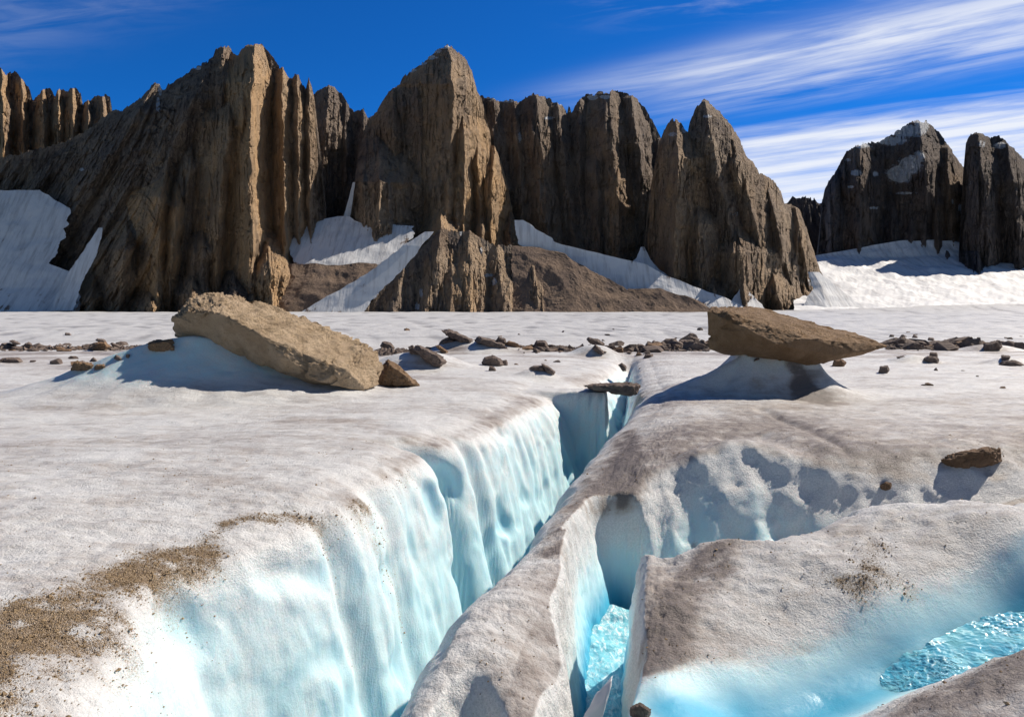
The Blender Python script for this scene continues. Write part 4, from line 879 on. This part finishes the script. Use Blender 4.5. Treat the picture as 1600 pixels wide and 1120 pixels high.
massif('jagged row of sunlit rock teeth on the skyline', M_ROCK,
    [(-60, 80), (-10, 100), (0, 103), (8, 118), (15, 114), (24, 111), (32, 122), (38, 128), (47, 142), (51, 158), (56, 152), (62, 146), (68, 140), (78, 136), (86, 150), (90, 141), (97, 138), (104, 145), (110, 138), (120, 138), (126, 146), (129, 164), (136, 158), (142, 157), (147, 153), (155, 149), (165, 150), (172, 154), (176, 176), (200, 215)], 330, 2060,
    [([(2, 104), (10, 300)], 70, .8, 2.2, .8), ([(34, 125), (38, 300)], 45, .9, 2.2, .7), ([(67, 140), (70, 260)], 55, 1.2, 2.5, .6), ([(92, 139), (92, 260)], 52, 1.2, 2.5, .5), ([(114, 138), (114, 250)], 52, 1.2, 2.5, .6), ([(138, 158), (138, 250)], 44, 1.2, 2.5, .5), ([(160, 150), (162, 250)], 50, 1.2, 2.5, .55)], 101, kt=1.2)
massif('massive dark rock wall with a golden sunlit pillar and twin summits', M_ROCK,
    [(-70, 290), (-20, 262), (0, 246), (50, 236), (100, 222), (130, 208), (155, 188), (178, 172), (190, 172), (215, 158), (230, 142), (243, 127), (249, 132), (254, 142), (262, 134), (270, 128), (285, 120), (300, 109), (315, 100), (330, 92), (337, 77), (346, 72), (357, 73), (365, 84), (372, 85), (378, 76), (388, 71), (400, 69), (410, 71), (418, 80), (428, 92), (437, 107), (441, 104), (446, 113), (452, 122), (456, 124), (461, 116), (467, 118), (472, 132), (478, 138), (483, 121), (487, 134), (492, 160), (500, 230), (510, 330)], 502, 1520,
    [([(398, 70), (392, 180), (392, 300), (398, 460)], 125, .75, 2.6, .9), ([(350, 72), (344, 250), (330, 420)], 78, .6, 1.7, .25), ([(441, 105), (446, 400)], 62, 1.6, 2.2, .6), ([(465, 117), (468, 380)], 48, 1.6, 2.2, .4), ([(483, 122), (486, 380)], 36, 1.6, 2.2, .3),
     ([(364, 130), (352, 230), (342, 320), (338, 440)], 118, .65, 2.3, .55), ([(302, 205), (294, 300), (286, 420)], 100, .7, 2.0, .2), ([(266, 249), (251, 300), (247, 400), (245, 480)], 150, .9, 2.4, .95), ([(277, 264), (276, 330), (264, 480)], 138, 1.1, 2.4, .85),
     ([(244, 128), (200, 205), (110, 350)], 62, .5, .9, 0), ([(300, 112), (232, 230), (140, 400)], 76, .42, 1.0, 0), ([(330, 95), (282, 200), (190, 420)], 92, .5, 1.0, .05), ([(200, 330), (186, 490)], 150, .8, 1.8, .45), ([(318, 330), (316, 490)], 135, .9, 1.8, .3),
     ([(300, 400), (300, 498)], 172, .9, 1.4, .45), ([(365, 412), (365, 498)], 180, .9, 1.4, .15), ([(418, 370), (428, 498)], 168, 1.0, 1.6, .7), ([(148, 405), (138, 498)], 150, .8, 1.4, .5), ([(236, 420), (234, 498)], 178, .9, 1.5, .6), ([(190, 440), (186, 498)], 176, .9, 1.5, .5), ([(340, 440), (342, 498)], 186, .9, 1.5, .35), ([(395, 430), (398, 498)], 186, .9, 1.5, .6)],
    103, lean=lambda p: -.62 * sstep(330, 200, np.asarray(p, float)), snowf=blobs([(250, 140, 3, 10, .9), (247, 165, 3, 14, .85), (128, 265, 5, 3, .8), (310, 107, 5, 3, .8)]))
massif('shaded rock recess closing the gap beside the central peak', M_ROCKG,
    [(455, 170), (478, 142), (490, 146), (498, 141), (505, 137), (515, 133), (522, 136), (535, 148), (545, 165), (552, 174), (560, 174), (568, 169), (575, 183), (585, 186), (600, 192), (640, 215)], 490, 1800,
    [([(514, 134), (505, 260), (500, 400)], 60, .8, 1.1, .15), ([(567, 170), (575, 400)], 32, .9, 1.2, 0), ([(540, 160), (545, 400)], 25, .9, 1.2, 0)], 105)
massif('tall pyramid peak standing alone in the middle of the range', M_ROCK,
    [(538, 440), (543, 390), (546, 345), (552, 295), (560, 240), (568, 208), (575, 187), (585, 179), (592, 168), (600, 156), (607, 145), (614, 139), (625, 131), (629, 122), (640, 113), (650, 105), (668, 92), (680, 81), (690, 74), (698, 71), (706, 74), (715, 82), (728, 92), (737, 110), (745, 140), (752, 154), (758, 175), (765, 205), (769, 228), (774, 230), (779, 244), (786, 262), (792, 285), (800, 325), (808, 360), (820, 385), (850, 430), (890, 470)], 500, 1730,
    [([(700, 71), (710, 150), (704, 230), (694, 380)], 150, .75, 1.9, .45), ([(614, 139), (616, 250), (608, 390)], 78, 1.0, 1.9, .3), ([(652, 105), (658, 250), (650, 400)], 88, .75, 1.3, .15), ([(724, 150), (726, 250), (724, 370)], 152, 1.0, 2.2, .75), ([(745, 190), (750, 330)], 118, 1.2, 2.2, .7), ([(773, 231), (769, 300), (766, 390)], 132, 1.4, 2.1, .95), ([(757, 300), (752, 400)], 150, 1.4, 2.0, .7), ([(688, 300), (690, 400)], 205, 1.4, 1.7, .6), ([(583, 200), (575, 300), (562, 420)], 55, .9, 1.5, .15), ([(592, 225), (594, 300), (590, 400)], 195, .65, .9, .2), ([(632, 250), (628, 420)], 80, .9, 1.5, .1), ([(795, 330), (800, 420)], 120, 1.0, 1.6, .6)],
    107, tints=(), snowf=blobs([(668, 90, 16, 4, .9), (692, 73, 10, 4, .95), (640, 110, 12, 4, .8), (655, 99, 12, 4, .85), (682, 80, 10, 4, .8)]))
SN5 = blobs([(812, 215, 3, 11, .85), (858, 185, 9, 3, .8), (880, 162, 8, 3, .8), (790, 158, 12, 3, .9), (925, 152, 10, 5, .9), (945, 152, 10, 4, .7), (862, 151, 8, 3, .7), (765, 153, 10, 3, .85)])
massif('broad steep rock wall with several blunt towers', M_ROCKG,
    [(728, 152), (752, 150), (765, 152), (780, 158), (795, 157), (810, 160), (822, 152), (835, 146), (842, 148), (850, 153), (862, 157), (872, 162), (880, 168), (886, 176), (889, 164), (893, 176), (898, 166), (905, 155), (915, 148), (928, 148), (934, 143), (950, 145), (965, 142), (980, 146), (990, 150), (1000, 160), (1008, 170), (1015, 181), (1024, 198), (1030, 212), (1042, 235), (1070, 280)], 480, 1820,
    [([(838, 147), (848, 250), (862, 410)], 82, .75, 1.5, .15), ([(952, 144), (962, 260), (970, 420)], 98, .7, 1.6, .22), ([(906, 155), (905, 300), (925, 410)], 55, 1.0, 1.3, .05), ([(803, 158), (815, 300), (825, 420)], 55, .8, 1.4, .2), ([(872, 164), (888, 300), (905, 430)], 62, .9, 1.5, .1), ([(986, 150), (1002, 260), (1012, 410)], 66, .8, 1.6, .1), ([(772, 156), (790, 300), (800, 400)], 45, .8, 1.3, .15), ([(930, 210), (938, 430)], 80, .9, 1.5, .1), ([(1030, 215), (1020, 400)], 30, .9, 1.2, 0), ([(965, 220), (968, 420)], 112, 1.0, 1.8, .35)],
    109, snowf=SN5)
SN6 = blobs([(1105, 182, 8, 3, .7), (1050, 210, 8, 4, .7), (1070, 203, 5, 5, .85), (1150, 335, 8, 6, .45), (1210, 285, 6, 3, .6), (1268, 440, 8, 8, .7)])
massif('pointed dark tower with a lighter rounded buttress at its side', M_ROCK,
    [(1006, 400), (1010, 345), (1016, 295), (1024, 252), (1030, 222), (1038, 203), (1045, 191), (1050, 188), (1056, 187), (1063, 192), (1070, 201), (1075, 207), (1078, 190), (1085, 173), (1093, 162), (1101, 155), (1108, 160), (1115, 166), (1128, 178), (1138, 190), (1147, 203), (1155, 216), (1163, 236), (1170, 250), (1178, 253), (1186, 270), (1200, 276), (1212, 287), (1220, 300), (1226, 318), (1236, 320), (1248, 326), (1257, 345), (1266, 375), (1275, 405), (1290, 440), (1315, 478)], 500, 1640,
    [([(1101, 156), (1120, 260), (1152, 400)], 120, .8, 1.2, .05), ([(1056, 187), (1060, 260), (1056, 340), (1052, 440)], 142, 1.7, .8, .42), ([(1140, 195), (1176, 330), (1206, 460)], 112, .7, 1.3, .3), ([(1196, 275), (1216, 360), (1242, 470)], 86, .8, 1.4, .15), ([(1086, 290), (1098, 470)], 145, 1.2, 1.0, .25), ([(1150, 335), (1168, 490)], 178, 1.0, 1.1, .25), ([(1242, 322), (1262, 430)], 66, .9, 1.6, .3), ([(1200, 400), (1225, 495)], 160, .9, 1.3, .3), ([(1110, 400), (1118, 490)], 168, .9, 1.2, .15), ([(1250, 430), (1275, 495)], 130, .9, 1.4, .4)],
    111, snowf=SN6)
SN8 = blobs([(1415, 205, 34, 10, 1.), (1390, 220, 30, 8, .9), (1350, 228, 16, 5, .8), (1440, 198, 14, 16, .8), (1405, 272, 20, 14, 1.3), (1422, 258, 18, 14, 1.3), (1436, 246, 8, 10, 1.2), (1338, 270, 9, 5, 1.), (1368, 272, 5, 5, .9), (1330, 292, 6, 3, .9), (1365, 325, 10, 3, .8), (1500, 325, 4, 10, .8), (1415, 302, 20, 3, .8), (1325, 250, 7, 3, .7), (1488, 315, 3, 7, .8), (1535, 225, 8, 8, .6), (1562, 228, 12, 6, .7), (1530, 330, 4, 7, .5), (1515, 290, 3, 9, .7)])
mountain('low dark notch ridge between the pointed tower and the snow-capped peak', M_ROCKF, [
    dict(rows=[(310, 1240, 1256, 1272), (322, 1222, 1256, 1284), (400, 1200, 1256, 1310), (430, 1190, 1256, 1320)], Yd=2500, seed=71, amp=11, jag=18, bk=.5)])
massif('broad far peak with a snow cap and a hanging snow patch', M_ROCKF,
    [(1272, 425), (1279, 370), (1283, 322), (1288, 297), (1296, 281), (1304, 271), (1312, 257), (1322, 237), (1335, 229), (1350, 224), (1375, 221), (1390, 212), (1405, 203), (1420, 192), (1433, 188), (1447, 190), (1458, 199), (1467, 207), (1478, 222), (1490, 240), (1500, 255), (1508, 266), (1520, 300), (1540, 370), (1565, 430)], 446, 2190,
    [([(1436, 189), (1450, 300), (1442, 430)], 95, .55, 1.1, .1), ([(1345, 226), (1342, 430)], 95, .9, 1.1, .15), ([(1392, 300), (1396, 430)], 66, .9, 1.2, .05), ([(1425, 300), (1428, 430)], 80, .9, 1.2, .05), ([(1480, 228), (1492, 430)], 88, .8, 1.3, .25), ([(1308, 268), (1300, 430)], 66, .9, 1.2, 0), ([(1478, 378), (1478, 435)], 190, .9, 1.2, 0), ([(1465, 260), (1466, 430)], 96, 1, 1.3, .2)],
    113, snowf=SN8)
massif('blunt far tower at the edge of the range', M_ROCKF,
    [(1498, 400), (1505, 270), (1509, 225), (1512, 215), (1518, 209), (1526, 206), (1535, 211), (1550, 215), (1560, 212), (1570, 220), (1580, 230), (1590, 240), (1602, 252), (1620, 275), (1650, 330), (1690, 410)], 446, 2040,
    [([(1528, 207), (1540, 300), (1546, 430)], 85, .8, 1.2, .15), ([(1574, 222), (1586, 300), (1594, 430)], 95, .8, 1.2, .15), ([(1618, 275), (1630, 430)], 80, .8, 1.2, .1), ([(1526, 392), (1530, 436)], 170, .9, 1.2, 0)],
    115, snowf=SN8)

def sheet(name, rows, Yd, label, cat, mat, mode='snow', **kw):
    o = join_mesh(name, [towers(name, rows=rows, Yd=Yd, mode=mode, **kw)], mat, smooth=(mode == 'snow'), wrap=False)
    return tag(o, label, cat, kind='structure')
sheet('snowfield', [(297, -20, 20, 62, 1495), (310, -50, 20, 84, 1485), (326, -70, 20, 110, 1470), (370, -80, 20, 100, 1430), (412, -90, 20, 78, 1385), (425, -90, 20, 112, 1370), (450, -95, 20, 122, 1345), (502, -100, 20, 126, 1275)], 1400, 'shaded snowfield filling the slope beside the massive wall', 'snowfield', M_SNOW, bk=.02, amp=10, fade=.45, snowf=None)
sheet('snowfield', [(356, 154, 158, 161, 1385), (380, 138, 146, 156, 1370), (410, 118, 132, 146, 1350), (440, 98, 115, 128, 1330), (485, 78, 98, 114, 1290)], 1290, 'narrow snow ribbon along the foot of the massive wall', 'snowfield', M_SNOW, bk=.1, amp=4)
sheet('snowfield', [(338, 528, 537, 546, 1560), (347, 480, 535, 560, 1548), (353, 466, 530, 646, 1538), (362, 456, 530, 648, 1524), (385, 448, 520, 634, 1484), (410, 460, 525, 600, 1440), (440, 490, 530, 570, 1395)], 1480, 'shaded snow bowl hanging under the recess', 'snowfield', M_SNOW, bk=.02, amp=9, fade=1.)
sheet('snowfield', [(362, 664, 670, 678, 1370), (385, 628, 642, 658, 1350), (420, 585, 608, 632, 1330), (450, 535, 565, 598, 1310), (475, 490, 525, 575, 1290), (497, 455, 510, 566, 1270)], 1330, 'sunlit snow chute running down beside the central rubble cone', 'snowfield', M_SNOW, bk=.15, amp=6, fade=.3)
sheet('snow_gully', [(285, 551, 553, 555, 1612), (310, 545, 548, 552, 1606), (345, 535, 539, 546, 1590)], 1490, 'thin ice line in the gully above the snow bowl', 'snow gully', M_SNOW, bk=.1, amp=1)
sheet('snowfield', [(344, 804, 810, 818, 1480), (360, 805, 825, 842, 1470), (380, 810, 845, 872, 1460), (400, 840, 880, 950, 1450), (412, 862, 920, 1010, 1440), (430, 890, 950, 1040, 1425), (450, 920, 1000, 1090, 1405), (470, 960, 1040, 1145, 1380), (505, 980, 1060, 1200, 1330)], 1450, 'snow apron below the broad rock wall', 'snowfield', M_SNOW, bk=.02, amp=10, fade=.7)
sheet('snowfield', [(386, 1001, 1004, 1007, 1545), (402, 995, 1004, 1014, 1530), (420, 978, 1004, 1030, 1505), (440, 950, 1006, 1058, 1475), (462, 940, 1015, 1110, 1440), (485, 940, 1020, 1150, 1400)], 1450, 'pointed snow cone at the mouth of the gully', 'snowfield', M_SNOW, bk=.14, amp=8, fade=.3)
sheet('snowfield', [(446, 1158, 1161, 1164, 1430), (458, 1152, 1163, 1172, 1415), (470, 1143, 1163, 1184, 1400), (495, 1122, 1164, 1205, 1360)], 1370, 'small bright snow cone at the foot of the pointed tower', 'snowfield', M_SNOW, bk=.12, amp=4, fade=.2)
sheet('snowfield', [(425, 1262, 1270, 1280, 1420), (450, 1270, 1285, 1310, 1390), (478, 1255, 1290, 1345, 1350), (492, 1240, 1300, 1370, 1330)], 1370, 'sunlit snow streaks below the end of the pointed tower', 'snowfield', M_SNOW, bk=.2, amp=5)
sheet('snow_basin', [(376, 1405, 1440, 1490, 2095), (386, 1350, 1440, 1530, 2080), (400, 1270, 1430, 1620, 2050), (415, 1250, 1440, 1700, 1950), (440, 1240, 1450, 1750, 1750), (460, 1240, 1450, 1780, 1550), (480, 1240, 1450, 1800, 1330), (488, 1240, 1450, 1800, 1150)], 1800, 'white glacier arm under the snow-capped peak', 'snowfield', M_SNOW, bk=.02, amp=24)
massif('broken rock apron fanning out under the central pyramid peak', M_ROCK,
    [(552, 498), (575, 478), (600, 448), (628, 418), (655, 392), (676, 368), (686, 358), (700, 360), (716, 364), (735, 360), (752, 372), (775, 384), (800, 383), (826, 392), (850, 412), (880, 440), (905, 462), (935, 494)], 508, 1300,
    [([(690, 358), (680, 430), (660, 500)], 30, .9, .9, .3), ([(735, 362), (738, 500)], 36, .8, .9, .45), ([(775, 386), (790, 500)], 30, .8, .9, .4), ([(826, 394), (850, 500)], 24, .8, .9, .3), ([(630, 420), (612, 500)], 20, .8, .9, .15), ([(705, 400), (705, 500)], 40, .9, .9, .5)],
    117, batter=.95, n2=1.5, rough_base=.3, kt=.9, snowf=blobs([(764, 430, 8, 3, .9), (772, 440, 4, 6, .9), (658, 458, 3, 8, .9), (652, 478, 4, 7, .8), (720, 364, 2, 5, .8), (752, 392, 2, 6, .7)]))
sheet('scree_slope', [(386, 800, 825, 842, 1440), (400, 800, 845, 880, 1415), (430, 800, 870, 938, 1370), (460, 800, 890, 985, 1330), (498, 800, 900, 1030, 1275), (512, 800, 900, 1060, 1255)], 1330, 'smooth brown gravel slope running down from the broken rock apron', 'scree slope', M_SCREE, mode='scree', bk=.12, amp=5, blocky=.5)
sheet('scree_slope', [(415, 440, 500, 590, 1420), (445, 430, 500, 590, 1370), (475, 420, 455, 540, 1330), (512, 410, 440, 500, 1300)], 1330, 'brown gravel slope between the massive wall and the snow chute', 'scree slope', M_SCREE, mode='scree', bk=.1, amp=6, blocky=.3)
sheet('scree_slope', [(452, 980, 1000, 1030, 1370), (470, 975, 1030, 1085, 1350), (505, 940, 1040, 1150, 1300)], 1340, 'low dark gravel bank below the snow apron', 'scree slope', M_SCREE, mode='scree', bk=.1, amp=5, blocky=.3)

# ================================================================== LIGHT, SKY, CAMERA
AZ, EL = math.radians(59), math.radians(42)     # azimuth measured from the view direction (+Y) towards +X
sd = bpy.data.lights.new('sun', 'SUN'); sd.energy = 5.0; sd.angle = math.radians(.5); sd.color = (1.0, .89, .75)
so = bpy.data.objects.new('sun', sd); C.objects.link(so)
from mathutils import Vector
so.rotation_euler = Vector((math.sin(AZ) * math.cos(EL), math.cos(AZ) * math.cos(EL), math.sin(EL))).to_track_quat('Z', 'Y').to_euler()
w = bpy.data.worlds.new('World'); bpy.context.scene.world = w; w.use_nodes = True
t = w.node_tree; t.nodes.clear()
def wn(k, **kw):
    x = t.nodes.new(k)
    for a, b in kw.items(): setattr(x, a, b)
    return x
out = wn('ShaderNodeOutputWorld'); bg = wn('ShaderNodeBackground'); sky = wn('ShaderNodeTexSky', sky_type='NISHITA')
sky.sun_disc = False; sky.sun_elevation = EL; sky.sun_rotation = AZ; sky.altitude = 2500; sky.air_density = 1.0; sky.dust_density = .1; sky.ozone_density = 3.0
hs = wn('ShaderNodeHueSaturation'); hs.inputs['Saturation'].default_value = 1.1; hs.inputs['Value'].default_value = 1.0
t.links.new(sky.outputs[0], hs.inputs['Color'])
tc = wn('ShaderNodeTexCoord'); sx = wn('ShaderNodeSeparateXYZ'); t.links.new(tc.outputs['Generated'], sx.inputs[0])
def wm(op, a, b=0.0):
    x = wn('ShaderNodeMath', operation=op)
    for s, v in ((x.inputs[0], a), (x.inputs[1], b)):
        if isinstance(v, (int, float)): s.default_value = v
        else: t.links.new(v, s)
    return x.outputs[0]
def wr(v, a, b, lo=0., hi=1.):
    x = wn('ShaderNodeMapRange', interpolation_type='SMOOTHSTEP'); t.links.new(v, x.inputs[0])
    for i, q in enumerate((a, b, lo, hi)): x.inputs[i + 1].default_value = q
    return x.outputs[0]
dy_ = wm('MAXIMUM', sx.outputs[1], .06); U = wm('DIVIDE', sx.outputs[0], dy_); V = wm('DIVIDE', sx.outputs[2], dy_)
def poly(c0, c1, c2=0.0): return wm('ADD', wm('ADD', c0, wm('MULTIPLY', U, c1)), wm('MULTIPLY', wm('MULTIPLY', U, U), c2))
def streak(c, su, sc, seed, det=7, dist=.5):
    cb = wn('ShaderNodeCombineXYZ'); t.links.new(wm('MULTIPLY', U, su), cb.inputs[0]); t.links.new(wm('MULTIPLY', c, sc), cb.inputs[1]); cb.inputs[2].default_value = seed
    x = wn('ShaderNodeTexNoise'); t.links.new(cb.outputs[0], x.inputs['Vector']); x.inputs['Scale'].default_value = 1; x.inputs['Detail'].default_value = det; x.inputs['Roughness'].default_value = .6; x.inputs['Distortion'].default_value = dist
    return x.outputs[0]
def gb(c, wd):
    q = wm('DIVIDE', c, wd); return wm('POWER', 2.718, wm('MULTIPLY', wm('MULTIPLY', q, q), -1.0))
edge = wr(sx.outputs[1], .05, .35)
cA = wm('SUBTRACT', V, poly(.303, .14, .055)); cB = wm('SUBTRACT', V, poly(.248, .185)); cC = wm('SUBTRACT', V, poly(.225, .128)); cD = wm('SUBTRACT', V, poly(.425, .09)); cE = wm('SUBTRACT', V, poly(.62, .30))
nA = streak(cA, 3.2, 46, 1., 6, .25); nB = streak(cB, 3, 62, 3., 6, .25); nC = streak(cC, 2.6, 52, 5., 6, .3); nD = streak(cD, 6, 40, 7.)
A_ = wm('MULTIPLY', wm('MULTIPLY', gb(wm('ADD', cA, wm('MULTIPLY', wm('SUBTRACT', nA, .5), .03)), wm('ADD', .017, wm('MULTIPLY', wm('MAXIMUM', U, 0.), .034))), wr(nA, .28, .66, .25, 1)), wr(U, -.08, .45, .0, .85))
B_ = wm('MULTIPLY', wm('MULTIPLY', gb(cB, .026), wr(nB, .32, .7)), wr(U, .05, .5, 0, .62))
C_ = wm('MULTIPLY', wm('MULTIPLY', wr(wm('ADD', wm('MULTIPLY', cC, -1.0), wm('MULTIPLY', wm('SUBTRACT', nC, .5), .05)), -.005, .045), wr(nC, .26, .62, .30, .95)), wr(U, .16, .36))
D_ = wm('MULTIPLY', wm('MULTIPLY', gb(cD, .03), wr(nD, .42, .75)), wr(U, .02, .3, 0, .35))
E_ = wm('MULTIPLY', wm('MULTIPLY', gb(cE, .05), wr(nD, .3, .7)), .12)
cov = wm('MINIMUM', wm('MULTIPLY', wm('ADD', wm('ADD', A_, B_), wm('ADD', C_, wm('ADD', D_, E_))), edge), .94)
# sky tinted deeper blue towards the view direction, untinted behind
tint = wn('ShaderNodeMix', data_type='RGBA'); tint.blend_type = 'MULTIPLY'; tint.inputs[0].default_value = 1
tcol = wn('ShaderNodeMix', data_type='RGBA'); t.links.new(wr(sx.outputs[1], .2, .75), tcol.inputs[0]); tcol.inputs[6].default_value = (1, 1, 1, 1); tcol.inputs[7].default_value = (.14, 1.02, 1.95, 1)
t.links.new(hs.outputs[0], tint.inputs[6]); t.links.new(tcol.outputs[2], tint.inputs[7])
mx = wn('ShaderNodeMix', data_type='RGBA'); t.links.new(cov, mx.inputs[0]); t.links.new(tint.outputs[2], mx.inputs[6]); mx.inputs[7].default_value = (14.5, 15.0, 16.0, 1)
t.links.new(mx.outputs[2], bg.inputs[0]); bg.inputs[1].default_value = .052
t.links.new(bg.outputs[0], out.inputs[0])

cam = bpy.data.cameras.new('camera'); co = bpy.data.objects.new('camera', cam); C.objects.link(co)
cam.sensor_width = 36; cam.lens = 36 * F / 1600; cam.clip_start = .05; cam.clip_end = 20000
co.location = (0, 0, H); co.rotation_euler = (math.pi / 2 - PITCH, 0, 0)
S = bpy.context.scene; S.camera = co
S.view_settings.view_transform = 'Standard'; S.view_settings.look = 'None'; S.view_settings.exposure = 0.24; S.view_settings.gamma = 1
S.cycles.max_bounces = 5; S.cycles.diffuse_bounces = 3
